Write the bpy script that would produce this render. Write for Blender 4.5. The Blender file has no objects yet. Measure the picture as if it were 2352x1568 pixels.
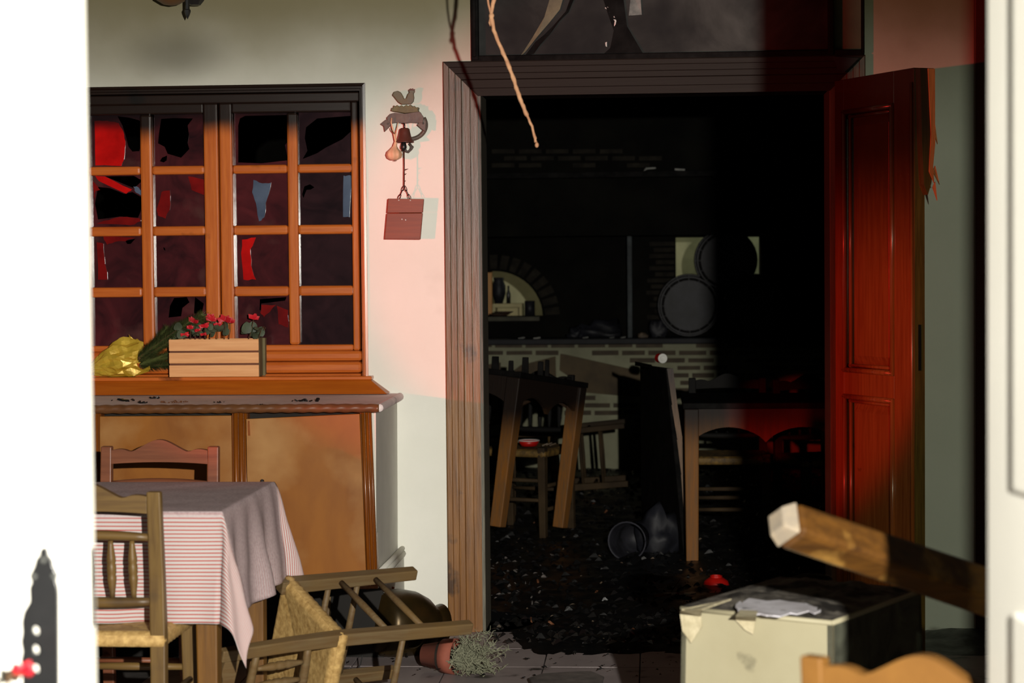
import bpy, bmesh, math, random
from mathutils import Vector, Matrix, Euler, noise
from mathutils.geometry import tessellate_polygon
random.seed(7)
S = bpy.context.scene
COL = S.collection
PI = math.pi

# ------------------------------------------------------------------ camera, world, lights, exposure
F = 4600.0                                   # focal length in pixels of the 2352 x 1568 frame
YAW, PIT, ROL = math.atan(324 / F), math.atan(169 / F), .009
CAM = Vector((0, -7.54, 1.38))
FD = Vector((-math.sin(YAW) * math.cos(PIT), math.cos(YAW) * math.cos(PIT), -math.sin(PIT)))
_r = Vector((math.cos(YAW), math.sin(YAW), 0)); _u = _r.cross(FD)
RT = _r * math.cos(ROL) - _u * math.sin(ROL)
UP = _u * math.cos(ROL) + _r * math.sin(ROL)
cd = bpy.data.cameras.new('camera'); cam = bpy.data.objects.new('camera', cd); COL.objects.link(cam)
cd.sensor_width = 36; cd.lens = F / 2352 * 36; cd.clip_start = .05; cd.clip_end = 100
cd.dof.use_dof = True; cd.dof.focus_distance = 7.2; cd.dof.aperture_fstop = 4.5
m3 = Matrix((RT, UP, -FD)).transposed()
cam.matrix_world = Matrix.Translation(CAM) @ m3.to_4x4()
S.camera = cam

W = bpy.data.worlds.new('night'); S.world = W; W.use_nodes = True
W.node_tree.nodes['Background'].inputs[0].default_value = (.55, .75, .8, 1)
W.node_tree.nodes['Background'].inputs[1].default_value = .012

def light(name, typ, loc, energy, color, radius=.02, aim=None, spot=None, blend=.1):
    l = bpy.data.lights.new(name, typ); l.energy = energy; l.color = color
    if typ in ('POINT', 'SPOT'): l.shadow_soft_size = radius
    if spot: l.spot_size = math.radians(spot); l.spot_blend = blend
    o = bpy.data.objects.new(name, l); COL.objects.link(o); o.location = loc
    if aim is not None:
        o.rotation_euler = (Vector(aim) - Vector(loc)).to_track_quat('-Z', 'Y').to_euler()
    return o
# the photographer's flash, right of and a little above the lens
light('flash', 'POINT', CAM + RT * .444 + Vector((0, 0, .2)), 1750, (1, .955, .86), .018)
# red beacon of a fire engine shining in from the left of the entrance
light('red_spot', 'SPOT', (-3.9, -4.4, 1.30), 520, (1, .03, .02), .05, (.15, 0, 1.52), 22.5, .3)
# narrow red spot added to redden the table beyond both doorways
light('red_spot', 'SPOT', (-.5, -7.9, 1.5), 1500, (1, .03, .02), .03, (.52, 1.7, .70), 2.5, .45)
# dim lamp still burning in the kitchen behind the counter
light('kitchen_lamp', 'POINT', (-.55, 8.2, 2.2), 8, (1, .83, .58), .08)
light('kitchen_lamp', 'POINT', (1.15, 8.2, 2.0), 9, (.8, .95, .8), .08)
S.view_settings.view_transform = 'Standard'
S.view_settings.look = 'None'
S.view_settings.gamma = 1
S.view_settings.use_curve_mapping = False
S.view_settings.exposure = 0

def at(x, y, Y):
    v = FD + RT * ((x - 1176) / F) - UP * ((y - 784) / F)
    return CAM + v * ((Y - CAM.y) / v.y)
def atz(x, y, z):
    v = FD + RT * ((x - 1176) / F) - UP * ((y - 784) / F)
    return CAM + v * ((z - CAM.z) / v.z)

# ------------------------------------------------------------------ materials
def lin(c):
    c /= 255.
    return c / 12.92 if c <= .04045 else ((c + .055) / 1.055) ** 2.4
def rgb(r, g, b): return (lin(r), lin(g), lin(b), 1)
MATS = {}
def mat(name, c1, c2=None, scale=6, st=(1, 1, 1), rough=.6, bump=0, soot=None, char=None, spec=.4, coord='Object', spots=None, coat=0, metal=0, rvar=0, alpha=1, dist=0, bscale=None):
    """procedural surface: two-tone noise, optional smoke stain (soot: z0, z1, amount, wobble, colour), dark spots, fine relief"""
    if name in MATS: return MATS[name]
    m = bpy.data.materials.new(name); m.use_nodes = True; nt = m.node_tree; N = nt.nodes; L = nt.links
    b = N['Principled BSDF']
    tc = N.new('ShaderNodeTexCoord'); mp = N.new('ShaderNodeMapping'); mp.inputs['Scale'].default_value = st
    geo = N.new('ShaderNodeNewGeometry')
    src = geo.outputs['Position'] if coord == 'World' else tc.outputs[coord]
    L.new(src, mp.inputs['Vector'])
    nz = N.new('ShaderNodeTexNoise'); nz.inputs['Scale'].default_value = scale; nz.inputs['Detail'].default_value = 7; nz.inputs['Roughness'].default_value = .6
    nz.inputs['Distortion'].default_value = dist
    L.new(mp.outputs[0], nz.inputs['Vector'])
    rp = N.new('ShaderNodeValToRGB'); rp.color_ramp.elements[0].position = .3; rp.color_ramp.elements[1].position = .7
    rp.color_ramp.elements[0].color = c1; rp.color_ramp.elements[1].color = c2 or c1
    L.new(nz.outputs['Fac'], rp.inputs[0]); col = rp.outputs[0]
    def mix(fac, a, bcol):
        mx = N.new('ShaderNodeMix'); mx.data_type = 'RGBA'
        L.new(fac, mx.inputs[0]); L.new(a, mx.inputs[6]); mx.inputs[7].default_value = bcol
        return mx.outputs[2]
    if spots:
        sc, lo, hi, sco = spots
        n2 = N.new('ShaderNodeTexNoise'); n2.inputs['Scale'].default_value = sc; n2.inputs['Detail'].default_value = 5
        L.new(src, n2.inputs['Vector'])
        mr = N.new('ShaderNodeMapRange'); mr.inputs[1].default_value = lo; mr.inputs[2].default_value = hi
        L.new(n2.outputs['Fac'], mr.inputs[0]); col = mix(mr.outputs[0], col, sco)
    for so in ([soot] if soot else []) + ([char] if char else []):
        z0, z1, amt, wob, scol = so
        sx = N.new('ShaderNodeSeparateXYZ'); L.new(geo.outputs['Position'], sx.inputs[0])
        n3 = N.new('ShaderNodeTexNoise'); n3.inputs['Scale'].default_value = 2.2; n3.inputs['Detail'].default_value = 6
        L.new(geo.outputs['Position'], n3.inputs['Vector'])
        ma = N.new('ShaderNodeMath'); ma.operation = 'MULTIPLY_ADD'; ma.inputs[1].default_value = wob
        L.new(n3.outputs['Fac'], ma.inputs[0]); L.new(sx.outputs[2], ma.inputs[2])
        mr = N.new('ShaderNodeMapRange'); mr.interpolation_type = 'SMOOTHSTEP'
        mr.inputs[1].default_value = z0 + wob * .5; mr.inputs[2].default_value = z1 + wob * .5; mr.inputs[3].default_value = 0; mr.inputs[4].default_value = amt
        L.new(ma.outputs[0], mr.inputs[0]); col = mix(mr.outputs[0], col, scol)
    L.new(col, b.inputs['Base Color'])
    b.inputs['Roughness'].default_value = rough; b.inputs['Specular IOR Level'].default_value = spec
    b.inputs['Metallic'].default_value = metal; b.inputs['Coat Weight'].default_value = coat; b.inputs['Coat Roughness'].default_value = .18
    if rvar:
        mr = N.new('ShaderNodeMapRange'); mr.inputs[3].default_value = max(.05, rough - rvar); mr.inputs[4].default_value = rough + rvar
        L.new(nz.outputs['Fac'], mr.inputs[0]); L.new(mr.outputs[0], b.inputs['Roughness'])
    if bump:
        bp = N.new('ShaderNodeBump'); bp.inputs['Strength'].default_value = min(1, bump); bp.inputs['Distance'].default_value = .004
        nb = nz
        if bscale:
            nb = N.new('ShaderNodeTexNoise'); nb.inputs['Scale'].default_value = bscale; nb.inputs['Detail'].default_value = 4
            L.new(src, nb.inputs['Vector'])
        L.new(nb.outputs['Fac'], bp.inputs['Height']); L.new(bp.outputs[0], b.inputs['Normal'])
    b.inputs['Alpha'].default_value = alpha
    MATS[name] = m
    return m
BLK = (.006, .006, .006, 1)
GX, GZ, GY = (1.5, 22, 22), (22, 22, 1.5), (22, 1.5, 22)      # grain directions
plaster = mat('plaster', rgb(226, 226, 216), rgb(234, 233, 224), 3, rough=.85, bump=.15, coord='World', bscale=60,
              soot=(1.78, 2.42, .95, .22, rgb(100, 92, 60)), spots=(1.1, .60, .85, rgb(120, 112, 88)))
plaster_grey = mat('plaster_grey', rgb(196, 194, 184), rgb(212, 210, 200), 5, rough=.85, bump=.15, coord='World')
plaster_char = mat('plaster_charred', rgb(20, 19, 16), rgb(8, 8, 8), 3, rough=.95, spec=.05, bump=.3, coord='World')
plaster_low = mat('plaster_smoked', rgb(138, 138, 114), rgb(116, 116, 94), 6, rough=.85, bump=.2, coord='World', soot=(.72, 1.05, .75, .12, rgb(40, 38, 32)))
plaster_kit = mat('plaster_kitchen', rgb(190, 188, 150), rgb(150, 150, 118), 5, rough=.85, coord='World')
ceil_m = mat('ceiling_smoked', rgb(140, 134, 112), rgb(100, 96, 80), 2, rough=.9, coord='World')
# a blotch of soot above the window
_nt = plaster.node_tree; _b = _nt.nodes['Principled BSDF']; _src = _b.inputs['Base Color'].links[0].from_socket
_g = _nt.nodes.new('ShaderNodeNewGeometry'); _mp = _nt.nodes.new('ShaderNodeMapping'); _c = at(410, 125, 0); _mp.inputs['Location'].default_value = (-_c.x / .26, 0, -_c.z / .13); _mp.inputs['Scale'].default_value = (1 / .26, 0, 1 / .13)
_nt.links.new(_g.outputs['Position'], _mp.inputs['Vector']); _ln = _nt.nodes.new('ShaderNodeVectorMath'); _ln.operation = 'LENGTH'; _nt.links.new(_mp.outputs[0], _ln.inputs[0])
_mr = _nt.nodes.new('ShaderNodeMapRange'); _mr.interpolation_type = 'SMOOTHSTEP'; _mr.inputs[1].default_value = 1.1; _mr.inputs[2].default_value = .1; _mr.inputs[4].default_value = .55; _nt.links.new(_ln.outputs[1], _mr.inputs[0])
_mx = _nt.nodes.new('ShaderNodeMix'); _mx.data_type = 'RGBA'; _nt.links.new(_mr.outputs[0], _mx.inputs[0]); _nt.links.new(_src, _mx.inputs[6]); _mx.inputs[7].default_value = rgb(70, 66, 48)
_nt.links.new(_mx.outputs[2], _b.inputs['Base Color'])
wood_or = lambda n, st: mat('pine_' + n, rgb(204, 110, 44), rgb(176, 84, 28), 3, st=st, rough=.3, bump=.12, coat=.35, coord='World',
                            soot=(1.86, 1.95, .985, .12, rgb(13, 11, 10)), spots=(4.2, .66, .74, rgb(60, 26, 12)))
pineX, pineZ = wood_or('x', GX), wood_or('z', GZ)
casX = mat('casing_x', rgb(118, 84, 42), rgb(96, 62, 28), 3, st=GX, rough=.6, bump=.3, spec=.1, coord='World', soot=(.6, 1.9, .97, .6, rgb(44, 38, 34)), char=(1.98, 2.04, .6, .06, rgb(22, 20, 18)))
casZ = mat('casing_z', rgb(140, 94, 42), rgb(104, 66, 28), 3, st=GZ, rough=.36, bump=.25, coat=.15, coord='World', soot=(.75, 1.75, .78, .5, rgb(62, 50, 44)), spots=(7, .62, .7, rgb(70, 44, 20)))
char_wood = mat('char_wood', rgb(20, 18, 17), rgb(6, 6, 6), 14, rough=.7, spec=.06, bump=.5, coord='World', rvar=.2)
jamb_m = mat('jamb_smoked', rgb(120, 116, 100), rgb(76, 72, 62), 6, st=GZ, rough=.5, bump=.3, coord='World', soot=(.2, 1.6, .7, .3, rgb(40, 38, 34)))
leaf_m = mat('door_mahogany', rgb(176, 102, 48), rgb(146, 74, 30), 3, st=GZ, rough=.26, bump=.1, coat=.45, coord='World', soot=(1.2, 1.82, .95, .25, rgb(30, 10, 8)), spots=(5, .68, .75, rgb(40, 16, 8)))
leaf_edge = mat('door_edge_wood', rgb(120, 92, 36), rgb(86, 62, 22), 4, st=GZ, rough=.5, bump=.3, coord='World', soot=(1.5, 1.9, .9, .2, rgb(26, 18, 10)))
raw_wood = mat('splintered_wood', rgb(214, 130, 74), rgb(190, 104, 56), 6, st=GZ, rough=.7, bump=.4, coord='World')
veneer = mat('veneer', rgb(150, 92, 24), rgb(124, 70, 14), 2.4, st=(2, 2, 1), rough=.42, bump=.05, coord='World', spots=(3.2, .5, .72, rgb(168, 122, 70)), dist=.6)
cab_wood = mat('cabinet_wood', rgb(132, 72, 16), rgb(104, 52, 10), 3, st=GZ, rough=.35, bump=.15, coat=.2, coord='World')
sill_wood = mat('sill_wood', rgb(176, 92, 20), rgb(158, 76, 14), 3, st=GX, rough=.4, bump=.05, coord='World')
dust_top = mat('dusty_top', rgb(240, 222, 220), rgb(216, 198, 196), 9, rough=.8, bump=.2, coord='World', spots=(9, .66, .74, rgb(60, 50, 46)))
rope_m = mat('rope_carved', rgb(112, 72, 42), rgb(80, 50, 30), 9, rough=.35, bump=.2, coat=.2, coord='World')
chair_m = mat('chair_wood', rgb(112, 88, 46), rgb(84, 62, 32), 3, st=GZ, rough=.45, bump=.15, spots=(6, .58, .75, rgb(66, 50, 34)))
chair_mx = mat('chair_wood_cross', rgb(110, 86, 46), rgb(82, 60, 34), 3, st=GX, rough=.45, bump=.15, spots=(6, .58, .75, rgb(66, 50, 34)))
chair_red = mat('chair_wood_red', rgb(128, 76, 50), rgb(104, 58, 38), 3, st=GX, rough=.45, bump=.15)
dusty_chair = mat('chair_wood_dusty', rgb(106, 90, 62), rgb(88, 64, 36), 4, st=GZ, rough=.6, bump=.2, spots=(5, .45, .7, rgb(104, 80, 44)))
rush_m = mat('rush', rgb(206, 172, 110), rgb(146, 112, 60), 60, st=(1, 1, 1), rough=.7, bump=.3)
rush_d = mat('rush_smoked', rgb(120, 92, 40), rgb(54, 40, 20), 40, rough=.7, bump=.3)
char_grad = lambda n, st: mat('char_grad_' + n, rgb(126, 82, 34), rgb(92, 56, 24), 4, st=st, rough=.45, bump=.3, coord='World', soot=(.48, .78, .97, .22, rgb(15, 13, 13)), spots=(5, .6, .72, rgb(60, 46, 36)))
chgZ = char_grad('z', GZ)
chgT = mat('char_grad_dusty', rgb(134, 84, 30), rgb(104, 76, 48), 4, st=GZ, rough=.6, spec=.2, bump=.3, coord='World', soot=(.5, .72, .97, .15, rgb(18, 14, 13)))
char_chair = mat('char_chair', rgb(70, 56, 38), rgb(40, 32, 24), 6, rough=.7, spec=.1, bump=.3, coord='World', soot=(.36, .56, .97, .15, BLK))
white_paint = mat('white_paint', rgb(236, 234, 224), rgb(228, 226, 216), 3, rough=.4, coord='World', spots=(3.2, .74, .78, rgb(200, 180, 150)))
iron = mat('black_iron', rgb(16, 17, 18), rgb(26, 26, 27), 20, rough=.35, spec=.6, bump=.1)
cast = mat('cast_iron_brown', rgb(74, 60, 56), rgb(96, 80, 70), 24, rough=.5, bump=.4)
cast_red = mat('cast_bell', rgb(96, 54, 44), rgb(78, 44, 38), 24, rough=.4, bump=.3)
rooster_m = mat('rooster_paint', rgb(96, 82, 50), rgb(78, 80, 70), 18, rough=.5, bump=.3)
grass_m = mat('grass_cast', rgb(104, 98, 62), rgb(78, 74, 52), 30, rough=.6, bump=.5)
board_m = mat('board_wood', rgb(132, 56, 24), rgb(108, 42, 18), 3, st=GX, rough=.45, bump=.1, spots=(5, .62, .75, rgb(70, 28, 14)))
garlic_m = mat('garlic', rgb(232, 196, 160), rgb(206, 156, 120), 12, st=(4, 4, 1), rough=.55, bump=.2)
string_m = mat('old_rope', rgb(196, 150, 112), rgb(160, 110, 80), 40, rough=.8, bump=.5)
crate_m = mat('crate_wood', rgb(234, 174, 120), rgb(214, 148, 94), 3, st=GX, rough=.6, bump=.1, coord='World')
crate_dark = mat('crate_band', rgb(112, 66, 44), rgb(94, 56, 40), 8, rough=.8, bump=.4, coord='World')
crate_side = mat('crate_side', rgb(116, 104, 72), rgb(90, 80, 54), 6, rough=.8, bump=.4, coord='World')
foil_m = mat('gold_foil', rgb(226, 190, 70), rgb(166, 130, 26), 10, rough=.32, bump=.8, metal=.3, spec=.7)
needle_m = mat('pine_needles', rgb(92, 98, 50), rgb(52, 64, 32), 20, rough=.6)
twig_m = mat('twig', rgb(92, 66, 38), rgb(70, 48, 28), 20, rough=.8)
petal_m = mat('cyclamen_petal', rgb(206, 28, 40), rgb(168, 14, 32), 12, rough=.5)
cleaf_m = mat('cyclamen_leaf', rgb(92, 100, 78), rgb(52, 62, 46), 12, rough=.55)
soil_m = mat('soil', rgb(36, 26, 20), rgb(20, 16, 12), 30, rough=.9, bump=.6)
brick_m = mat('brick_smoked', rgb(74, 64, 50), rgb(54, 46, 36), 14, rough=.85, bump=.5, coord='World')
brick_d = mat('brick_charred', rgb(40, 37, 31), rgb(20, 18, 16), 14, rough=.9, spec=.1, bump=.5, coord='World')
stone_m = mat('stone_smoked', rgb(84, 70, 48), rgb(54, 45, 32), 5, rough=.8, bump=.5, coord='World', soot=(.78, .95, .6, .1, rgb(40, 34, 28)))
ash_m = mat('charred_floor', rgb(14, 14, 15), rgb(5, 5, 6), 9, rough=.4, bump=1, coord='World', rvar=.25, spots=(11, .66, .74, rgb(52, 48, 46)))
ash_pale = mat('pale_ash', rgb(110, 102, 98), rgb(60, 56, 54), 12, rough=.9, bump=.6, coord='World')
tile_m = mat('floor_tile', rgb(156, 146, 146), rgb(132, 122, 122), 4, rough=.45, coord='World', spots=(8, .62, .72, rgb(50, 46, 44)))
grout_m = mat('grout', rgb(80, 76, 74), rgb(60, 56, 54), 20, rough=.9, coord='World')
debris_m = mat('debris_black', rgb(22, 21, 21), rgb(8, 8, 8), 20, rough=.35, bump=.5, rvar=.2)
debris_p = mat('debris_pale', rgb(104, 88, 70), rgb(62, 54, 46), 20, rough=.7, bump=.3)
debris_b = mat('debris_brown', rgb(110, 66, 36), rgb(70, 40, 24), 20, rough=.7, bump=.3)
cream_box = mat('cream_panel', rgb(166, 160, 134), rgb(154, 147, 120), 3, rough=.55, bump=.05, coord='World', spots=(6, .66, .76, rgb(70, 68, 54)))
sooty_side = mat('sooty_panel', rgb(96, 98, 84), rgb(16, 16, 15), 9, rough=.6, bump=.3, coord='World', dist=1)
burnt_top = mat('burnt_top', rgb(120, 114, 104), rgb(24, 20, 18), 7, rough=.8, bump=.8, coord='World', dist=.8, spots=(10, .52, .6, rgb(24, 20, 16)))
lace_m = mat('crochet', rgb(196, 186, 156), rgb(164, 154, 124), 40, rough=.9, bump=.9)
ash_white = mat('white_ash', rgb(222, 220, 228), rgb(180, 176, 180), 14, rough=.9, bump=.6, coord='World', spots=(24, .62, .68, rgb(40, 36, 34)))
leg_old = mat('old_table_leg', rgb(98, 64, 24), rgb(58, 36, 16), 3, st=(3, 14, 14), rough=.38, bump=.4, coat=.3, spots=(9, .56, .66, rgb(150, 112, 54)))
leg_end = mat('leg_end_grain', rgb(172, 154, 126), rgb(112, 106, 98), 12, rough=.8, bump=.4)
near_chair = mat('near_chair_wood', rgb(116, 80, 34), rgb(84, 54, 20), 4, rough=.5, bump=.2)
brass = mat('old_brass', rgb(74, 56, 26), rgb(44, 36, 20), 8, rough=.35, metal=.6, bump=.2)
terra = mat('terracotta', rgb(150, 84, 66), rgb(124, 66, 52), 10, rough=.8, bump=.2)
herb_m = mat('dried_herb', rgb(134, 134, 112), rgb(104, 106, 86), 20, rough=.9)
glass_soot = mat('sooty_glass', rgb(88, 36, 40), rgb(36, 20, 24), 5, rough=.12, spec=.6, bump=.12, coord='World', dist=1.2, alpha=.9, spots=(6, .6, .75, rgb(84, 52, 50)), soot=(1.9, 1.99, .9, .12, rgb(20, 18, 20)))
refl_red = mat('red_reflection', rgb(214, 22, 20), rgb(150, 10, 10), 8, rough=.15, spec=.6, bump=.15, coord='World', soot=(1.9, 1.96, .9, .04, rgb(22, 14, 16)))  # red light reflected by the panes, put into the colour
glass_dark = mat('dark_sooty_glass', rgb(52, 32, 36), rgb(26, 18, 22), 6, rough=.12, spec=.6, bump=.12, coord='World', dist=1.2, alpha=.92, spots=(6, .6, .75, rgb(70, 60, 66)))
refl_red_dim = mat('dim_red_reflection', rgb(136, 22, 20), rgb(90, 14, 16), 9, rough=.15, spec=.6, bump=.15, coord='World')  # weaker red reflection, likewise painted as colour
refl_blue = mat('blue_reflection', rgb(96, 108, 128), rgb(70, 80, 100), 8, rough=.1, spec=.7, coord='World')  # blue-grey reflection painted as an opaque colour
pale_metal = mat('pale_metal', rgb(120, 120, 114), rgb(64, 66, 64), 20, rough=.55, metal=.2)
red_plastic = mat('red_plastic', rgb(190, 24, 14), rgb(150, 14, 10), 12, rough=.4)
blue_plastic = mat('blue_plastic', rgb(40, 44, 220), rgb(28, 30, 180), 12, rough=.4)
char_metal = mat('char_metal', rgb(40, 40, 46), rgb(14, 14, 16), 10, rough=.5, spec=.2, bump=.3)
bag_m = mat('black_bag', rgb(34, 35, 42), rgb(12, 12, 14), 6, rough=.5, spec=.2, bump=.5)
shelf_m = mat('kitchen_shelf', rgb(186, 176, 130), rgb(160, 150, 110), 8, rough=.7)
post_m = mat('kitchen_post', rgb(190, 140, 78), rgb(160, 110, 60), 4, st=GZ, rough=.6)
transom_m = mat('transom_smoked', rgb(66, 67, 64), rgb(22, 21, 20), 2.6, rough=.65, spec=.12, coord='World', dist=1.2, spots=(2.1, .42, .6, rgb(20, 19, 20)))
flake_m = mat('peeling_paint', rgb(104, 100, 76), rgb(66, 62, 48), 9, rough=.7)
shade_m = mat('lamp_bowl', rgb(92, 66, 40), rgb(70, 48, 30), 8, rough=.4)
label_m = mat('can_end', rgb(206, 206, 200), rgb(180, 180, 176), 20, rough=.4)

def cloth_mat():
    m = bpy.data.materials.new('striped_cloth'); m.use_nodes = True; nt = m.node_tree; N = nt.nodes; L = nt.links; b = N['Principled BSDF']
    uv = N.new('ShaderNodeUVMap'); sx = N.new('ShaderNodeSeparateXYZ'); L.new(uv.outputs[0], sx.inputs[0])
    mu = N.new('ShaderNodeMath'); mu.operation = 'MULTIPLY'; mu.inputs[1].default_value = 100; L.new(sx.outputs[1], mu.inputs[0])
    fr = N.new('ShaderNodeMath'); fr.operation = 'FRACT'; L.new(mu.outputs[0], fr.inputs[0])
    rp = N.new('ShaderNodeValToRGB'); e = rp.color_ramp.elements
    e[0].position = .0; e[0].color = rgb(184, 178, 176); e[1].position = .62; e[1].color = rgb(184, 178, 176)
    a = e.new(.67); a.color = rgb(166, 84, 78); a = e.new(.95); a.color = rgb(166, 84, 78); a = e.new(1); a.color = rgb(184, 178, 176)
    L.new(fr.outputs[0], rp.inputs[0])
    # ash on the flat top; the same grey paints shade on the right-hand fall
    geo = N.new('ShaderNodeNewGeometry'); sn = N.new('ShaderNodeSeparateXYZ'); L.new(uv.outputs[0], sn.inputs[0])
    nz = N.new('ShaderNodeTexNoise'); nz.inputs['Scale'].default_value = 140; nz.inputs['Detail'].default_value = 8; L.new(geo.outputs['Position'], nz.inputs[0])
    dr = N.new('ShaderNodeValToRGB'); dr.color_ramp.elements[0].color = rgb(170, 150, 152); dr.color_ramp.elements[1].color = rgb(190, 170, 172)
    dr.color_ramp.elements[0].position = .35; dr.color_ramp.elements[1].position = .6; L.new(nz.outputs[0], dr.inputs[0])
    vc = N.new('ShaderNodeVertexColor'); vc.layer_name = 'ash'
    mx = N.new('ShaderNodeMix'); mx.data_type = 'RGBA'; L.new(vc.outputs[0], mx.inputs[0]); L.new(rp.outputs[0], mx.inputs[6]); L.new(dr.outputs[0], mx.inputs[7])
    L.new(mx.outputs[2], b.inputs['Base Color']); b.inputs['Roughness'].default_value = .9; b.inputs['Specular IOR Level'].default_value = .15
    return m
cloth_m = cloth_mat()

# ------------------------------------------------------------------ mesh helpers
XF = {}
def tag(o, label=None, cat=None, group=None, kind=None):
    if label: o['label'] = label
    if cat: o['category'] = cat
    if group: o['group'] = group
    if kind: o['kind'] = kind
    return o
def thing(name, label, cat, loc=(0, 0, 0), group=None, kind=None, mtx=None):
    o = bpy.data.objects.new(name, None); COL.objects.link(o); o.empty_display_size = .05
    M = mtx if mtx is not None else Matrix.Translation(Vector(loc))
    o.matrix_world = M; XF[o] = M
    return tag(o, label, cat, group, kind)

class MB:
    def __init__(s): s.v = []; s.f = []; s.uv = None
    def add(s, vs, fs):
        n = len(s.v); s.v += [Vector(p) for p in vs]; s.f += [tuple(i + n for i in q) for q in fs]; return s
    def box(s, x0, x1, y0, y1, z0, z1):
        return s.add([(x0, y0, z0), (x1, y0, z0), (x1, y1, z0), (x0, y1, z0), (x0, y0, z1), (x1, y0, z1), (x1, y1, z1), (x0, y1, z1)],
                     [(3, 2, 1, 0), (4, 5, 6, 7), (0, 1, 5, 4), (1, 2, 6, 5), (2, 3, 7, 6), (3, 0, 4, 7)])
    def hexa(s, p):
        return s.add(p, [(3, 2, 1, 0), (4, 5, 6, 7), (0, 1, 5, 4), (1, 2, 6, 5), (2, 3, 7, 6), (3, 0, 4, 7)])
    def beam(s, p, q, w, h, up=(0, 0, 1), w2=None, h2=None):
        p, q = Vector(p), Vector(q); d = (q - p).normalized(); a = d.cross(Vector(up))
        if a.length < 1e-4: a = d.cross(Vector((1, 0, 0)))
        a.normalize(); b = a.cross(d); w2 = w2 or w; h2 = h2 or h
        A = [p + a * sx * w / 2 + b * sy * h / 2 for sx, sy in ((-1, -1), (1, -1), (1, 1), (-1, 1))]
        B = [q + a * sx * w2 / 2 + b * sy * h2 / 2 for sx, sy in ((-1, -1), (1, -1), (1, 1), (-1, 1))]
        return s.hexa(A + B)
    def tube(s, pts, rad, n=8, cap=True):
        pts = [Vector(p) for p in pts]; k = len(pts)
        if not hasattr(rad, '__len__'): rad = [rad] * k
        base = len(s.v); nr = None
        for i, p in enumerate(pts):
            d = (pts[min(i + 1, k - 1)] - pts[max(i - 1, 0)])
            d = d.normalized() if d.length > 1e-9 else Vector((0, 0, 1))
            if nr is None:
                nr = d.cross(Vector((0, 0, 1)))
                if nr.length < .05: nr = d.cross(Vector((1, 0, 0)))
            nr = (nr - d * nr.dot(d)).normalized(); bi = d.cross(nr)
            for j in range(n):
                a = 2 * PI * j / n; s.v.append(p + (nr * math.cos(a) + bi * math.sin(a)) * rad[i])
        for i in range(k - 1):
            for j in range(n):
                s.f.append((base + i * n + j, base + i * n + (j + 1) % n, base + (i + 1) * n + (j + 1) % n, base + (i + 1) * n + j))
        if cap: s.f.append(tuple(base + j for j in range(n))[::-1]); s.f.append(tuple(base + (k - 1) * n + j for j in range(n)))
        return s
    def lathe(s, prof, n=24, M=Matrix.Identity(4)):
        base = len(s.v); k = len(prof)
        for r, z in prof:
            for j in range(n):
                a = 2 * PI * j / n; s.v.append(M @ Vector((r * math.cos(a), r * math.sin(a), z)))
        for i in range(k - 1):
            for j in range(n):
                s.f.append((base + i * n + j, base + i * n + (j + 1) % n, base + (i + 1) * n + (j + 1) % n, base + (i + 1) * n + j))
        if prof[0][0] > 1e-6: s.f.append(tuple(base + j for j in range(n))[::-1])
        if prof[-1][0] > 1e-6: s.f.append(tuple(base + (k - 1) * n + j for j in range(n)))
        return s
    def prism(s, poly, off, holes=()):
        """poly: list of 3D points (planar); off: thickness vector"""
        loops = [[Vector(p) for p in poly]] + [[Vector(p) for p in h] for h in holes]
        tri = tessellate_polygon(loops); flat = [p for l in loops for p in l]; n = len(flat); off = Vector(off)
        nrm = Vector((0, 0, 0))
        l0 = loops[0]
        for i in range(len(l0)): nrm += l0[i].cross(l0[(i + 1) % len(l0)])
        base = len(s.v); s.v += flat + [p + off for p in flat]
        for t in tri:
            a, b2, c = (flat[i] for i in t)
            if (b2 - a).cross(c - a).dot(off) > 0: t = t[::-1]
            s.f.append(tuple(base + i for i in t)); s.f.append(tuple(base + n + i for i in t[::-1]))
        o = 0
        for l in loops:
            k = len(l)
            for i in range(k):
                s.f.append((base + o + i, base + o + (i + 1) % k, base + n + o + (i + 1) % k, base + n + o + i))
            o += k
        return s
    def build(s, name, m, parent=None, smooth=False, bevel=0, kind=None, local=False, solid=0):
        inv = Matrix.Identity(4)
        if parent is not None and not local: inv = XF[parent].inverted()
        me = bpy.data.meshes.new(name); me.from_pydata([inv @ p for p in s.v], [], s.f); me.update()
        bm = bmesh.new(); bm.from_mesh(me); bmesh.ops.recalc_face_normals(bm, faces=bm.faces); bm.to_mesh(me); bm.free()
        if s.uv:
            u = me.uv_layers.new(name='UVMap')
            for lp in me.loops: u.data[lp.index].uv = s.uv[lp.vertex_index]
        me.materials.append(m)
        if smooth:
            for p in me.polygons: p.use_smooth = True
        o = bpy.data.objects.new(name, me); COL.objects.link(o)
        if parent is not None: o.parent = parent; XF[o] = XF[parent]
        else: XF[o] = Matrix.Identity(4)
        if bevel:
            b = o.modifiers.new('bevel', 'BEVEL'); b.width = bevel; b.segments = 2; b.limit_method = 'ANGLE'
        if solid:
            b = o.modifiers.new('solid', 'SOLIDIFY'); b.thickness = solid; b.offset = 0
        if kind: o['kind'] = kind
        return o
def struct(name, mb, m, label, cat='wall', **k):
    return tag(mb.build(name, m, **k), label, cat, kind='structure')
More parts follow.
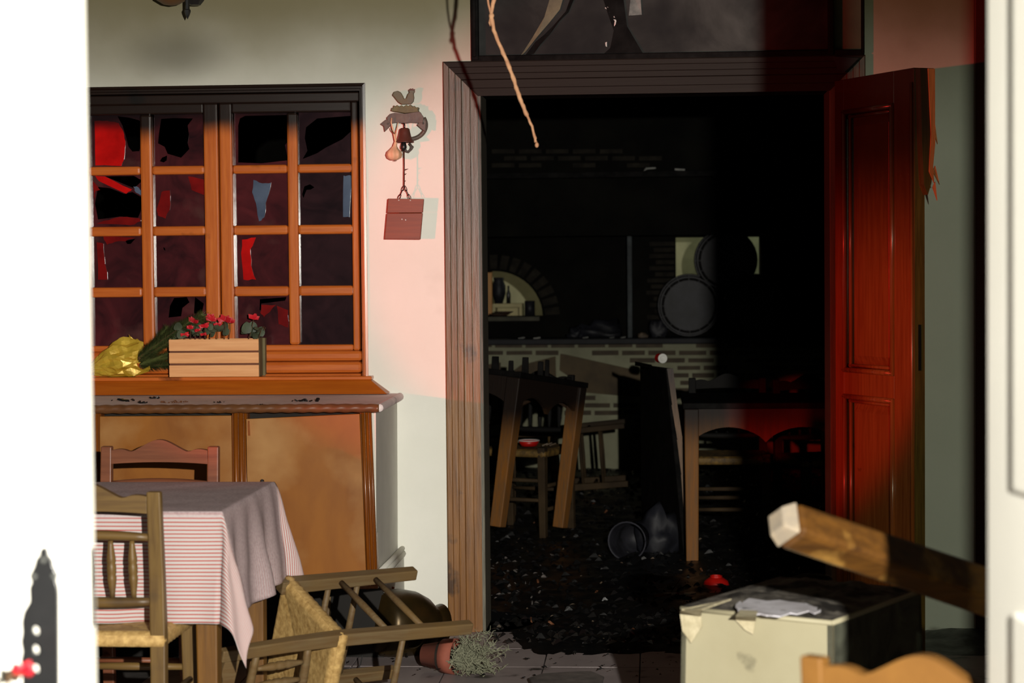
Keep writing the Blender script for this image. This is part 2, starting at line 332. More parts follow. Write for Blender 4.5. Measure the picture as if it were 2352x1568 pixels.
def dup(root, name=None, label=None, group=None, mtx=None, mats=None):
    """copy of a thing, its parts and sub-parts; mats swaps materials on the copy"""
    r = root.copy(); COL.objects.link(r)
    if mtx is not None: r.matrix_world = mtx; XF[r] = mtx
    if label: r['label'] = label
    if group: r['group'] = group
    def kids(o, n):
        for ch in list(o.children):
            if ch.users_scene == (): continue
            c = ch.copy(); COL.objects.link(c); c.parent = n
            if mats and c.data:
                for sl in c.material_slots:
                    if sl.material and sl.material.name in mats:
                        nm = mats[sl.material.name]; sl.link = 'OBJECT'; sl.material = nm
            kids(ch, c)
    kids(root, r)
    return r

def wall_holes(x0, x1, z0, z1, holes, y0, y1):
    xs = sorted({x0, x1, *[h[0] for h in holes], *[h[1] for h in holes]}); zs = sorted({z0, z1, *[h[2] for h in holes], *[h[3] for h in holes]})
    mb = MB()
    def hole(i, j):
        if i < 0 or j < 0 or i >= len(xs) - 1 or j >= len(zs) - 1: return True
        cx, cz = (xs[i] + xs[i + 1]) / 2, (zs[j] + zs[j + 1]) / 2
        return any(h[0] < cx < h[1] and h[2] < cz < h[3] for h in holes)
    for i in range(len(xs) - 1):
        for j in range(len(zs) - 1):
            if hole(i, j): continue
            a, b, c, d = xs[i], xs[i + 1], zs[j], zs[j + 1]
            mb.add([(a, y0, c), (b, y0, c), (b, y0, d), (a, y0, d)], [(0, 1, 2, 3)])
            mb.add([(a, y1, c), (b, y1, c), (b, y1, d), (a, y1, d)], [(3, 2, 1, 0)])
            if hole(i - 1, j): mb.add([(a, y0, c), (a, y1, c), (a, y1, d), (a, y0, d)], [(3, 2, 1, 0)])
            if hole(i + 1, j): mb.add([(b, y0, c), (b, y1, c), (b, y1, d), (b, y0, d)], [(0, 1, 2, 3)])
            if hole(i, j - 1): mb.add([(a, y0, c), (b, y0, c), (b, y1, c), (a, y1, c)], [(3, 2, 1, 0)])
            if hole(i, j + 1): mb.add([(a, y0, d), (b, y0, d), (b, y1, d), (a, y1, d)], [(0, 1, 2, 3)])
    return mb
def weld(o):
    bm = bmesh.new(); bm.from_mesh(o.data); bmesh.ops.remove_doubles(bm, verts=bm.verts, dist=1e-5)
    bmesh.ops.recalc_face_normals(bm, faces=bm.faces); bm.to_mesh(o.data); bm.free()

# ------------------------------------------------------------------ the shell
DX0, DX1, DZ1 = -.652, .672, 2.045           # clear opening of the inner doorway
WX0, WX1, WZ0, WZ1 = -2.235, -1.078, .955, 2.082
wb = struct('wall_back', wall_holes(-4.6, 1.62, 0, 2.95, [(WX0, WX1, WZ0, WZ1), (DX0 - .05, DX1 + .05, -.01, DZ1 + .04), (-.672, .78, 2.165, 2.62)], 0, .24),
            plaster, 'smoke-stained cream plaster wall pierced by window and doorway'); weld(wb)
wr = struct('wall_right', MB().box(1.62, 1.8, -5.0, .24, 0, 2.95), plaster, 'cream plaster side wall beyond the open door')
struct('wall_front', wall_holes(-1.75, 1.62, 0, 2.95, [(-1.5, .74, -.01, 2.15)], -5.06, -4.9), plaster, 'cream front wall around the white entrance doors')
struct('ceiling', MB().box(-4.6, 1.8, -5.06, .24, 2.95, 3.05), ceil_m, 'smoke-darkened ceiling of the front room', 'ceiling')
fl = struct('floor', MB().box(-4.6, 3.2, -5.06, 9.6, -.12, -.012), grout_m, 'grey tiled floor running through both rooms', 'floor')
# floor tiles in front of the inner door
tile0 = None
k = 0
for i in range(9):
    for j in range(4):
        x, y = -1.72 + i * .334, -1.0 + j * .334
        if y + .334 > .1: continue
        if tile0 is None:
            tile0 = MB().box(0, .33, 0, .33, -.012, 0).build('tile', tile_m, fl, bevel=.002); o = tile0
        else: o = tile0.copy(); COL.objects.link(o)
        o.location = (x, y, random.uniform(-.0006, .0006))
struct('floor', MB().box(-4.6, 1.62, -5.06, -1.004, -.012, 0), tile_m, 'dusty grey floor tiles under the striped-cloth table', 'floor')
# room behind the doorway
struct('wall_left', MB().box(-3.3, -3.1, .24, 6.4, 0, 2.95), plaster_char, 'blackened left wall of the burnt room')
struct('wall_far', MB().box(2.6, 2.8, .24, 9.6, 0, 2.95), plaster_char, 'blackened right wall of the burnt room')
struct('ceiling', MB().box(-3.3, 2.8, .24, 9.6, 2.95, 3.05), plaster_char, 'charred ceiling of the burnt room', 'ceiling')

# ------------------------------------------------------------------ window with broken panes
win = thing('window_1', 'brown wooden window with sixteen sooty broken panes left of doorway', 'window', (-1.65, .1, WZ0), kind='structure')
WY = .115
def frame_pieces(x0, x1, z0, z1, prof, parent, mx, mz, sides='LRTB', name='frame_board'):
    def strip(a, b):                          # a,b: functions t -> point at the two ends
        mb = MB(); n = len(prof)
        P = [a(t, y) for t, y in prof] + [b(t, y) for t, y in prof]
        mb.add(P, [(i, i + 1, n + i + 1, n + i) for i in range(n - 1)] + [tuple(range(n))[::-1], tuple(range(n, 2 * n))])
        return mb
    if 'L' in sides: strip(lambda t, y: (x0 + t, y, z0 + (t if 'B' in sides else 0)), lambda t, y: (x0 + t, y, z1 - (t if 'T' in sides else 0))).build(name, mz, parent)
    if 'R' in sides: strip(lambda t, y: (x1 - t, y, z0 + (t if 'B' in sides else 0)), lambda t, y: (x1 - t, y, z1 - (t if 'T' in sides else 0))).build(name, mz, parent)
    if 'T' in sides: strip(lambda t, y: (x0 + (t if 'L' in sides else 0), y, z1 - t), lambda t, y: (x1 - (t if 'R' in sides else 0), y, z1 - t)).build(name, mx, parent)
    if 'B' in sides: strip(lambda t, y: (x0 + (t if 'L' in sides else 0), y, z0 + t), lambda t, y: (x1 - (t if 'R' in sides else 0), y, z0 + t)).build(name, mx, parent)
y0 = .02
frame_pieces(WX0, WX1, WZ0, WZ1, [(0, .2), (0, -.012), (.009, -.014), (.012, -.004), (.018, -.004), (.020, .02), (.026, .02), (.030, .05), (.030, .2)], win, pineX, pineZ, 'LRT')
MB().box(WX0 + .03, WX1 - .03, .03, .2, WZ1 - .065, WZ1 - .03).build('head_rail', pineX, win, bevel=.004)
PY = at(600, 500, .10)
def wx(px, Y=.10): return at(px, 520, Y).x
def wz(py, Y=.10): return at(560, py, Y).z
cols = [(213, 331), (358, 477), (542, 666), (690, 813)]
rows = [(262, 380), (400, 518), (540, 657), (680, 791)]
XC = [(wx(a), wx(b)) for a, b in cols]; ZR = [(wz(b), wz(a)) for a, b in rows]
caseY0, caseY1 = .045, .105
for ci, (c0, c1, left, right) in enumerate(((0, 1, wx(200), wx(510)), (2, 3, wx(513), wx(828)))):
    cs = thing('casement', None, None, (left, .08, WZ0 + .05)); cs.parent = win
    cs.matrix_world = Matrix.Identity(4); cs.location = Vector((left, .08, WZ0 + .05)) - XF[win].translation; XF[cs] = Matrix.Translation((left, .08, WZ0 + .05))
    zt, zb = WZ1 - .062, WZ0 + .115
    for a, b in ((left, XC[c0][0]), (XC[c1][1], right)):
        MB().box(a, b, caseY0, caseY1, zb, zt).build('stile', pineZ, cs, bevel=.007)
    MB().box(XC[c0][0], XC[c1][1], caseY0 + .003, caseY1, ZR[0][1], zt).build('rail', pineX, cs, bevel=.006)
    MB().box(XC[c0][0], XC[c1][1], caseY0 + .003, caseY1, zb, ZR[3][0]).build('rail', pineX, cs, bevel=.006)
    MB().box(XC[c0][1], XC[c1][0], caseY0 + .008, caseY1, ZR[3][0], ZR[0][1]).build('muntin', pineZ, cs, bevel=.009)
    for r in range(3):
        for c in (c0, c1):
            MB().box(XC[c][0], XC[c][1], caseY0 + .008, caseY1, ZR[r + 1][1], ZR[r][0]).build('muntin', pineX, cs, bevel=.009)
    win_case = cs
    if ci == 0: CA = cs
    else: CB = cs
# bottom rails below the casements
MB().box(WX0 + .03, WX1 - .03, .035, .2, WZ0 + .075, WZ0 + .115).build('bottom_rail', pineX, win, bevel=.012)
MB().box(WX0 + .03, WX1 - .03, .02, .2, WZ0 + .03, WZ0 + .074).build('bottom_rail', pineX, win, bevel=.012)
MB().box(WX0 + .03, WX1 - .03, .005, .2, WZ0 + .0, WZ0 + .029).build('bottom_rail', pineX, win, bevel=.006)
holes = {
 (0, 0): [[(270, 267), (296, 270), (319, 276), (329, 288), (327, 306), (324, 329), (320, 347), (304, 348), (295, 337), (288, 309), (281, 288)]],
 (1, 0): [[(370, 273), (398, 271), (443, 272), (431, 288), (434, 309), (431, 329), (435, 342), (416, 362), (385, 353), (378, 337), (363, 329), (365, 306)], [(367, 370), (372, 362), (384, 357), (383, 368), (376, 373)]],
 (2, 0): [[(547, 288), (551, 272), (563, 266), (664, 264), (664, 320), (655, 333), (661, 368), (600, 375), (547, 373)]],
 (3, 0): [[(703, 292), (728, 272), (805, 266), (810, 298), (786, 320), (748, 339), (728, 352), (695, 365), (706, 346), (700, 317)]],
 (0, 1): [[(225, 429), (253, 432), (285, 445), (304, 441), (328, 454), (323, 486), (317, 500), (276, 497), (225, 504), (218, 467)], [(241, 405), (308, 404), (327, 415), (308, 432), (276, 419)]],
 (3, 1): [[(694, 446), (699, 428), (712, 423), (722, 430), (714, 435), (704, 436), (700, 446), (697, 455)]],
 (0, 2): [[(288, 553), (311, 548), (300, 560), (292, 560)]],
 (1, 2): [[(375, 567), (379, 570), (380, 576), (376, 573)]],
 (1, 3): [[(400, 684), (429, 682), (435, 694), (419, 707), (416, 726), (387, 729), (390, 703)], [(448, 682), (468, 697), (464, 720), (445, 720)]],
 (2, 3): [[(597, 687), (658, 682), (655, 690), (600, 697), (599, 712), (596, 712)]],
}
GY_ = .082
def g2(p, Y=GY_): return at(p[0], p[1], Y)
for c in range(4):
    for r in range(4):
        cs = CA if c < 2 else CB
        (a, b), (t, u) = cols[c], rows[r]
        outer = [g2((a - 4, u + 4)), g2((b + 4, u + 4)), g2((b + 4, t - 4)), g2((a - 4, t - 4))]
        MB().prism(outer, (0, .003, 0), [[g2(q) for q in h] for h in holes.get((c, r), [])]).build('pane', glass_dark if c == 3 else glass_soot, cs)
def jag(poly, amp=1.6, n=3):
    out = []
    for i, p in enumerate(poly):
        q = poly[(i + 1) % len(poly)]
        for k in range(n):
            t = k / n; out.append((p[0] + (q[0] - p[0]) * t + (random.uniform(-amp, amp) if k else 0), p[1] + (q[1] - p[1]) * t + (random.uniform(-amp, amp) if k else 0)))
    return out
reflections = [  # flat pieces before the panes, coloured as red and blue-grey reflections
 (refl_red, CA, [(217, 278), (245, 277), (273, 283), (283, 301), (288, 324), (286, 357), (279, 381), (219, 380)]),
 (refl_red, CA, [(215, 402), (241, 405), (303, 435), (290, 445), (228, 416)]),
 (refl_red_dim, CA, [(221, 514), (250, 505), (276, 498), (320, 501), (323, 508), (300, 517)]),
 (refl_red_dim, CA, [(213, 415), (222, 425), (230, 436), (220, 438), (216, 455)]),
 (refl_red_dim, CA, [(237, 543), (311, 546), (288, 554), (262, 556), (246, 562)]),
 (refl_red_dim, CA, [(222, 556), (238, 560), (240, 590), (247, 642), (225, 642)]),
 (refl_red_dim, CA, [(432, 405), (468, 412), (470, 448), (440, 436)]),
 (refl_red_dim, CA, [(371, 441), (390, 437), (392, 470), (380, 502), (362, 494), (360, 480)]),
 (refl_red, CB, [(556, 550), (588, 545), (575, 572), (577, 610), (588, 642), (559, 642), (555, 595)]),
 (refl_red_dim, CB, [(600, 700), (634, 700), (620, 716), (606, 728), (598, 718)]),
 (refl_red_dim, CB, [(636, 702), (662, 712), (662, 752), (640, 744)]),
 (refl_blue, CB, [(582, 413), (603, 421), (623, 419), (620, 435), (610, 467), (607, 499), (595, 508), (588, 467), (579, 441)]),
 (refl_blue, CB, [(789, 403), (806, 403), (803, 499), (788, 498)]),
 (refl_blue, CA, [(306, 428), (318, 430), (331, 446), (330, 454), (312, 442)]),
]
for m_, cs, poly in reflections:
    mb = MB().prism([g2(p, GY_ - .004) for p in jag(poly)], (0, .0025, 0)); mb.build('pane_reflection', m_, cs)
# sloping apron under the window and the stone ledge that carries the planter
lz = at(600, 864, -.03).z
struct('trim_1', MB().box(at(170, 868, -.05).x, at(852, 866, -.05).x + .004, -.058, .01, lz - .014, lz), pineX, 'brown wooden sill under the broken window', 'sill', bevel=.004)
CZ = .909
mb = MB(); xa, xb, xc = -2.9, at(851, 868, -.05).x, at(889, 904, -.1).x
P = [(xa, -.048, lz - .014), (xb, -.048, lz - .014), (xc, -.095, CZ + .003), (xa, -.095, CZ + .003)]
Q = [(x, y + .05 if i < 2 else -.001, z) for i, (x, y, z) in enumerate(P)]
mb.hexa(P + [(x, .0, z) for x, y, z in P])
struct('trim_2', mb, sill_wood, 'sloping orange wooden board between window sill and counter top', 'trim', bevel=.002)

# ------------------------------------------------------------------ sideboard below the window
cab = thing('sideboard', 'long brown sideboard with dusty top and loose doors under the window', 'cabinet', (-1.9, -.3, 0))
cx1 = -.962; cfy = -.60
MB().box(-2.9, cx1, cfy - .02, 0, CZ - .022, CZ).build('counter_top', dust_top, cab, bevel=.004)
# carved rope nosing: twisted bars
def rope(p, q, r, pitch, name):
    p, q = Vector(p), Vector(q); L = (q - p).length; n = int(L / .006); mb = MB(); d = (q - p).normalized()
    a = d.cross(Vector((0, 0, 1))).normalized(); b = a.cross(d)
    k = 10; base = 0
    for i in range(n + 1):
        c = p + d * L * i / n
        for j in range(k):
            an = 2 * PI * j / k; rr = r * (1 + .07 * math.cos(2 * an - 2 * PI * (L * i / n) / pitch))
            mb.v.append(c + (a * math.cos(an) + b * math.sin(an)) * rr)
    for i in range(n):
        for j in range(k): mb.f.append((i * k + j, i * k + (j + 1) % k, (i + 1) * k + (j + 1) % k, (i + 1) * k + j))
    mb.f.append(tuple(range(k))[::-1]); mb.f.append(tuple(n * k + j for j in range(k)))
    return mb.build(name, rope_m if abs(d.x) > .5 else dust_top, cab, smooth=True)
rope((-2.9, cfy - .024, CZ - .013), (cx1 + .008, cfy - .024, CZ - .013), .0155, .05, 'rope_moulding')
rope((cx1 + .008, cfy - .022, CZ - .013), (cx1 + .004, -.004, CZ - .013), .0145, .03, 'rope_moulding')
MB().box(-2.9, cx1 - .02, cfy + .05, -.01, .31, CZ - .03).build('carcass', mat('cabinet_inside', rgb(30, 22, 14), rgb(14, 11, 8), 6, rough=.8, coord='World'), cab)
sp = MB(); sp.hexa([(cx1 - .03, cfy + .01, .30), (cx1 - .012, cfy + .01, .30), (cx1 - .012, 0, .30), (cx1 - .03, 0, .30), (cx1 - .03, cfy + .01, CZ - .03), (cx1 - .008, cfy + .01, CZ - .03), (cx1 - .008, 0, CZ - .03), (cx1 - .03, 0, CZ - .03)])
sp.build('side_panel', plaster_grey, cab)
def fz(py, Y=cfy): return at(700, py, Y).z
def fx(px, py, Y=cfy): return at(px, py, Y).x
zb_ = fz(1332); zt_ = CZ - .026
# reeded stiles: two half-round reeds on a board
def stile(px0, px1, pb0, pb1):
    mb = MB(); xs = (fx(px0, 960), fx(px1, 960)); xb2 = (fx(pb0, 1320), fx(pb1, 1320))
    mb.hexa([(xb2[0], cfy + .0, zb_ - .03), (xb2[1], cfy + .0, zb_ - .03), (xb2[1], cfy + .05, zb_ - .03), (xb2[0], cfy + .05, zb_ - .03), (xs[0], cfy, zt_), (xs[1], cfy, zt_), (xs[1], cfy + .05, zt_), (xs[0], cfy + .05, zt_)])
    o = mb.build('stile', cab_wood, cab, bevel=.003)
    for t in (.26, .6, .88):
        r = (xs[1] - xs[0]) * (.16 if t < .8 else .1)
        MB().tube([(xs[0] + (xs[1] - xs[0]) * t, cfy, zt_ - .003), (xb2[0] + (xb2[1] - xb2[0]) * t, cfy, zb_ - .02)], r, 10).build('reed', cab_wood, o, smooth=True)
stile(826, 853, 840, 868); stile(532, 568, 536, 572); stile(206, 232, 212, 238)
MB().box(-2.9, fx(850, 1330), cfy - .004, cfy + .05, fz(1352), zb_ + .004).build('bottom_rail', cab_wood, cab, bevel=.004)
def cdoor(c4, y4, name='door'):
    mb = MB(); P = [at(px, py, Y) for (px, py), Y in zip(c4, y4)]
    mb.prism(P, (0, .018, 0)); return mb.build(name, veneer, cab, bevel=.002)
cdoor([(229, 1330), (536, 1328), (531, 954), (229, 956)], [cfy - .006, cfy - .006, cfy - .008, cfy - .008])
cdoor([(571, 1332), (841, 1322), (826, 950), (565, 962)], [cfy - .012, cfy - .012, cfy - .036, cfy - .036])
MB().hexa([at(x, y, Y) for x, y, Y in ((565, 1000, cfy - .02), (575, 1000, cfy - .05), (575, 1000, cfy), (565, 1000, cfy), (565, 966, cfy - .02), (573, 966, cfy - .05), (573, 966, cfy), (565, 966, cfy))]).build('splintered_edge', raw_wood, cab)
MB().box(-2.9, cx1 - .0, cfy + .09, -.002, .0, .30).build('plinth', mat('plinth', rgb(24, 20, 16), rgb(14, 12, 10), 8, rough=.8, coord='World'), cab)
bbd = thing('baseboard_side', 'pale moulded baseboard on the side of the sideboard', 'baseboard', (-.96, -.3, .28), kind='structure')
for z, r in ((.318, .010), (.298, .014)):
    MB().tube([(cx1 + .001, cfy + .02, z), (cx1 + .006, -.002, z)], r, 8).build('moulding', plaster_grey, bbd, smooth=True)
MB().box(cx1 + .0, cx1 + .012, cfy + .1, -.002, 0, .285).build('skirting', plaster_grey, bbd, bevel=.003)
# dirt on the counter
for px, py, w in ((285, 921, .05), (358, 915, .035), (400, 925, .05), (697, 922, .055), (598, 930, .012), (330, 926, .03), (505, 925, .02)):
    w *= 1.5; p = atz(px, py, CZ); mb = MB()
    for k in range(12):
        a = random.uniform(0, 6.28); rr = w * random.random() * .5; c = p + Vector((math.cos(a) * rr * 1.4, math.sin(a) * rr, .002)); s = w * random.uniform(.08, .22)
        mb.beam(c, c + Vector((random.uniform(-1, 1) * s, random.uniform(-1, 1) * s, random.uniform(0, .6) * s)), s * .7, s * .4)
    nm = {285: 'at the left end of the dusty counter', 358: 'beside the gold foil on the dusty counter', 400: 'below the wooden planter on the counter', 697: 'nearest the right end of the dusty counter', 598: 'as a speck between planter and counter end', 330: 'between two larger clumps left on the counter', 505: 'in the middle of the dusty counter'}[px]
    tag(mb.build('charred_crumbs', debris_m if px != 400 else debris_b, None), 'small heap of charred crumbs ' + nm, 'debris', 'charred crumbs on the counter')

# ------------------------------------------------------------------ doorway casing, jamb, transom
cas = thing('trim_3', 'heavy moulded brown door casing blackened by smoke at the top', 'door casing', (0, 0, 0), kind='structure')
CX0, CX1, CZ1 = -.780, .790, 2.155
prof = [(0, .0), (0, -.030), (.004, -.034), (.021, -.034), (.023, -.028), (.044, -.028), (.046, -.021), (.066, -.021), (.069, -.010), (.098, -.010), (.1, -.004), (.128, -.004), (.128, 0)]
frame_pieces(CX0, CX1, 0, CZ1, prof, cas, casX, casZ, 'LRT', 'casing_board')
MB().box(DX0 - .005, DX0 + .012, .0, .24, 0, DZ1).build('jamb', jamb_m, cas, bevel=.003)
MB().box(DX1 - .012, DX1 + .005, .0, .24, 0, DZ1).build('jamb', jamb_m, cas, bevel=.003)
MB().box(DX0, DX1, .0, .24, DZ1 - .012, DZ1 + .012).build('jamb', char_wood, cas, bevel=.003)
tr = thing('window_2', 'blackened transom panel with peeling paint above the doorway', 'transom', (0, 0, 2.16), kind='structure')
tx0, txm, tx1 = at(1082, 60, -.02).x, at(1907, 60, -.02).x, at(1985, 60, -.02).x
for a, b in ((tx0, tx0 + .028), (txm - .008, txm + .012), (tx1 - .01, tx1)):
    MB().box(a, b, -.036, .02, 2.158, 2.66).build('frame_bar', char_wood, tr, bevel=.004)
MB().box(tx0 + .006, tx0 + .02, -.046, -.036, 2.17, 2.66).build('frame_bead', char_wood, tr, bevel=.003)
MB().box(tx0, tx1, -.03, .02, 2.150, 2.176).build('frame_bar', char_wood, tr, bevel=.004)
MB().box(tx0 + .02, txm, .0, .012, 2.165, 2.64).build('panel', transom_m, tr)
MB().box(txm, tx1, .0, .012, 2.165, 2.64).build('panel', mat('transom_side', rgb(92, 90, 60), rgb(66, 64, 44), 3, rough=.6, coord='World'), tr)
def flake(pts, m_, name='paint_flake'):
    mb = MB(); mb.prism([at(x, y, -.004 - (.004 if i % 2 else 0)) for i, (x, y) in enumerate(pts)], (0, -.002, 0)); return mb.build(name, m_, tr)
flake([(1298, -20), (1286, 22), (1262, 52), (1236, 82), (1206, 120), (1196, 128), (1222, 88), (1250, 40), (1268, -20)], flake_m)
flake([(1316, -20), (1300, 26), (1272, 58), (1250, 80), (1230, 96), (1206, 128), (1226, 124), (1240, 104), (1262, 80), (1284, 50), (1306, 28), (1326, -20)], char_wood)
flake([(1389, 18), (1396, 16), (1405, 28), (1412, 40), (1417, 42), (1414, 56), (1410, 62), (1412, 48), (1404, 40), (1400, 28)], label_m)
flake([(1390, 98), (1394, 96), (1394, 108), (1391, 106)], label_m)
flake([(1450, -20), (1470, -20), (1474, 34), (1444, 36)], pale_metal)
flake([(1380, -20), (1430, -20), (1440, 60), (1480, 128), (1380, 130), (1402, 110), (1410, 70), (1396, 30)], char_wood)
# scorched corner block where casing meets the transom
mb = MB(); mb.prism([at(x, y, -.036) for x, y in ((1912, 130), (1972, 134), (1948, 158), (1936, 168), (1924, 160))], (0, -.012, 0)); mb.build('scorched_flake', char_metal, cas)
# corner trim near the right edge of the room
struct('trim_4', MB().box(at(2238, 800, -.01).x, at(2262, 800, -.01).x, -.03, 0, 0, 2.95), mat('trim_red', rgb(80, 34, 22), rgb(60, 26, 18), 6, rough=.5, coord='World'), 'dark red-brown upright trim on the wall right of the open door', 'trim', bevel=.003)

# ------------------------------------------------------------------ open inner door leaf
hg = Vector((.676, -.032, 0)); ne = Vector((.905, -.50, 0)); LD = (ne - hg); LL = LD.length; LD.normalize(); LN = Vector((-LD.y * -1, LD.x * -1, 0))
LN = Vector((LD.y, -LD.x, 0))                 # face normal towards camera-left
door = thing('door_1', 'open panelled mahogany door leaf with splintered edge right of doorway', 'door', hg, kind='structure')
def lp(u, z, n=0): return hg + LD * u + LN * n + Vector((0, 0, z))
def lu(px, py):                                # pixel -> distance along the leaf face
    v = FD + RT * ((px - 1176) / F) - UP * ((py - 784) / F); n = Vector((LN.x, LN.y, 0)); t = (hg - CAM).dot(n) / v.dot(n); P = CAM + v * t
    return (P - hg).dot(LD), P.z
TH = .044; ZT = 2.06
def lbox(u0, u1, z0, z1, n0, n1): return MB().hexa([lp(u, z, n) for z in (z0, z1) for u, n in ((u0, n0), (u1, n0), (u1, n1), (u0, n1))])
uA, zA = lu(1938, 255); uB, _ = lu(2052, 245); uA2 = uA; _, zB = lu(1990, 856); _, zC = lu(1990, 911); _, zD = lu(1960, 1345)
lbox(0, uA, .015, ZT, -TH, 0).build('stile', leaf_m, door, bevel=.003)
lbox(uB, LL, .015, ZT, -TH, 0).build('stile', leaf_m, door, bevel=.003)
for a, b in ((zA, ZT), (zC, zB), (.015, .16)): lbox(uA, uB, a, b, -TH, 0).build('rail', leaf_m, door, bevel=.002)
for a, b in ((zB, zA), (.16, zC)):
    lbox(uA, uB, a, b, -TH * .75, -.026).build('panel', leaf_m, door)
    iu = .05; pm = MB()
    pm.hexa([lp(u, z, -.026) for u, z in ((uA + .028, a + .03), (uB - .028, a + .03), (uB - .028, b - .03), (uA + .028, b - .03))] +
            [lp(u, z, -.012) for u, z in ((uA + .05, a + .06), (uB - .05, a + .06), (uB - .05, b - .06), (uA + .05, b - .06))])
    pm.build('raised_field', leaf_m, door)
    for p, q in (((uA, a), (uB, a)), ((uA, b), (uB, b)), ((uA, a), (uA, b)), ((uB, a), (uB, b))):
        du, dz = (0, 1 if p[1] == a else -1) if p[1] == q[1] else ((1 if p[0] == uA else -1), 0)
        MB().tube([lp(p[0] + du * .006, p[1] + dz * .006, .003), lp(q[0] + du * .006, q[1] + dz * .006, .003)], .010, 8).build('moulding', leaf_m, door, smooth=True)
        MB().tube([lp(p[0] + du * .022, p[1] + dz * .022, -.014), lp(q[0] + du * .022, q[1] + dz * .022, -.014)], .007, 8).build('moulding', leaf_m, door, smooth=True)
lbox(LL, LL + .004, .015, ZT - .002, -TH + .002, -.001).build('edge_strip', leaf_edge, door)
lbox(LL + .003, LL + .006, 1.03 - .02, 1.03 + .16 - .02, -TH * .6, -TH * .35).build('lock_plate', iron, door)
MB().tube([lp(LL - .006, .02, .004), lp(LL - .006, ZT - .05, .004)], .006, 8).build('edge_bead', leaf_m, door, smooth=True)
# torn outer layer of the rebate, broken off half way down
zt0, zt1 = lu(2120, 445)[1], ZT
mb = MB().prism([lp(LL + .004, z, n) for z, n in ((ZT - .004, -.006), (ZT - .004, -TH - .016), (1.86, -TH - .015), (1.80, -TH - .018), (1.70, -TH - .012), (1.66, -TH - .006), (1.62, -TH + .008), (1.655, -.02), (1.8, -.012))], LD * .03)
mb.build('broken_rebate', leaf_edge, door)
mb = MB().prism([lp(LL + .035, z, n) for z, n in ((ZT - .006, -TH + .010), (ZT - .006, -TH - .018), (1.84, -TH - .018), (1.80, -TH - .019), (1.72, -TH - .010), (1.66, -TH - .014), (1.70, -TH + .006), (1.83, -TH - .002))], LD * .004)
mb.build('torn_wood', raw_wood, door)
for z, dx in ((1.70, .02), (1.84, .012), (1.645, .01)):
    MB().prism([lp(LL + .03, z, -TH - .012), lp(LL + .036, z + .02, -TH - .018), lp(LL + .03, z - .045, -TH - .02 - dx)], LD * .004).build('splinter', raw_wood, door)
MB().box(0, 0, 0, 0, 0, 0)
# ------------------------------------------------------------------ entrance doors (white, out of focus)
DY = -4.94
d2 = thing('door_2', 'white panelled entrance door leaf with black lock plate at left edge of view', 'door', (-1.1, DY, 0), kind='structure')
ex = at(172, 800, DY - .02).x; wl = -1.48
MB().box(wl, ex, DY - .022, DY + .022, .01, 2.13).build('leaf', white_paint, d2, bevel=.003)
MB().box(ex, ex + .010, DY - .006, DY + .024, .01, 2.13).build('rebate_strip', white_paint, d2, bevel=.002)
zq0, zq1 = at(8, 980, DY).z, at(8, 1130, DY).z
pxr = at(8, 900, DY).x
for a, b in ((zq0, 2.0), (.25, zq1)):
    MB().box(wl + .12, pxr, DY - .030, DY - .021, a, b).build('raised_panel', white_paint, d2, bevel=.007)
mz0, mz1 = at(188, 1440, DY).z, at(188, 1260, DY).z
MB().box(ex + .0095, ex + .0112, DY - .001, DY + .016, mz0, mz1).build('latch_plate', pale_metal, d2)
# ornate black plate: outline from the crop of the door
K7 = lambda cx, cy: at(cx / 4.262, 1200 + cy / 4.262, DY - .026)
pl = [(445, 225), (480, 260), (480, 310), (520, 350), (535, 420), (585, 510), (560, 555), (580, 620), (585, 700), (588, 1700), (240, 1700), (235, 1400), (222, 1330), (240, 1250), (222, 1150), (238, 1060), (230, 960), (250, 860), (310, 760), (305, 620), (330, 570), (305, 510), (350, 420), (372, 340), (408, 300), (408, 255)]
hl = [[(340, 1020 + k * 185), (370, 1005 + k * 185), (398, 1025 + k * 185), (398, 1075 + k * 185), (370, 1090 + k * 185), (340, 1065 + k * 185)] for k in range(3)]
esc = tag(MB().prism([K7(*p) for p in pl], (0, -.006, 0), [[K7(*p) for p in h] for h in hl]).build('lock_plate', iron, d2, bevel=.001))
for c in ((345, 520), (540, 515), (440, 360)):
    MB().lathe([(.0001, .004), (.003, .003), (.0045, 0)], 10, Matrix.Translation(K7(*c) + Vector((0, -.006, 0))) @ Matrix.Rotation(PI / 2, 4, 'X')).build('screw', pale_metal, d2, smooth=True)
d3 = thing('door_3', 'bright white entrance door leaf standing open at right edge of view', 'door', (.45, -5.2, 0), kind='structure')
n0 = Vector((.427, DY, 0)); n1 = Vector((.492, DY - .40, 0)); dd = (n1 - n0).normalized(); nn = Vector((-dd.y, dd.x, 0))
def rb(s0, s1, a, b, z0, z1): return MB().hexa([n0 + dd * s + nn * t + Vector((0, 0, z)) for z in (z0, z1) for s, t in ((s0, a), (s1, a), (s1, b), (s0, b))])
rb(0, .40, 0, .040, .01, 2.13).build('leaf', white_paint, d3, bevel=.003)
rb(.0, .012, .042, .085, .01, 2.13).build('rebate_strip', white_paint, d3, bevel=.002)
rb(.11, .36, -.006, .002, 1.1, 2.0).build('raised_panel', white_paint, d3, bevel=.006)
rb(.11, .36, -.006, .002, .2, .95).build('raised_panel', white_paint, d3, bevel=.006)
sg = mat('dimmer_glass', rgb(150, 155, 140), rgb(120, 124, 112), 5, rough=.2, coord='World')  # tint for a pane added out of view to weaken the flash
nt = sg.node_tree; tb = nt.nodes.new('ShaderNodeBsdfTransparent'); tb.inputs[0].default_value = (.40, .43, .39, 1)
mxs = nt.nodes.new('ShaderNodeMixShader'); mxs.inputs[0].default_value = .1
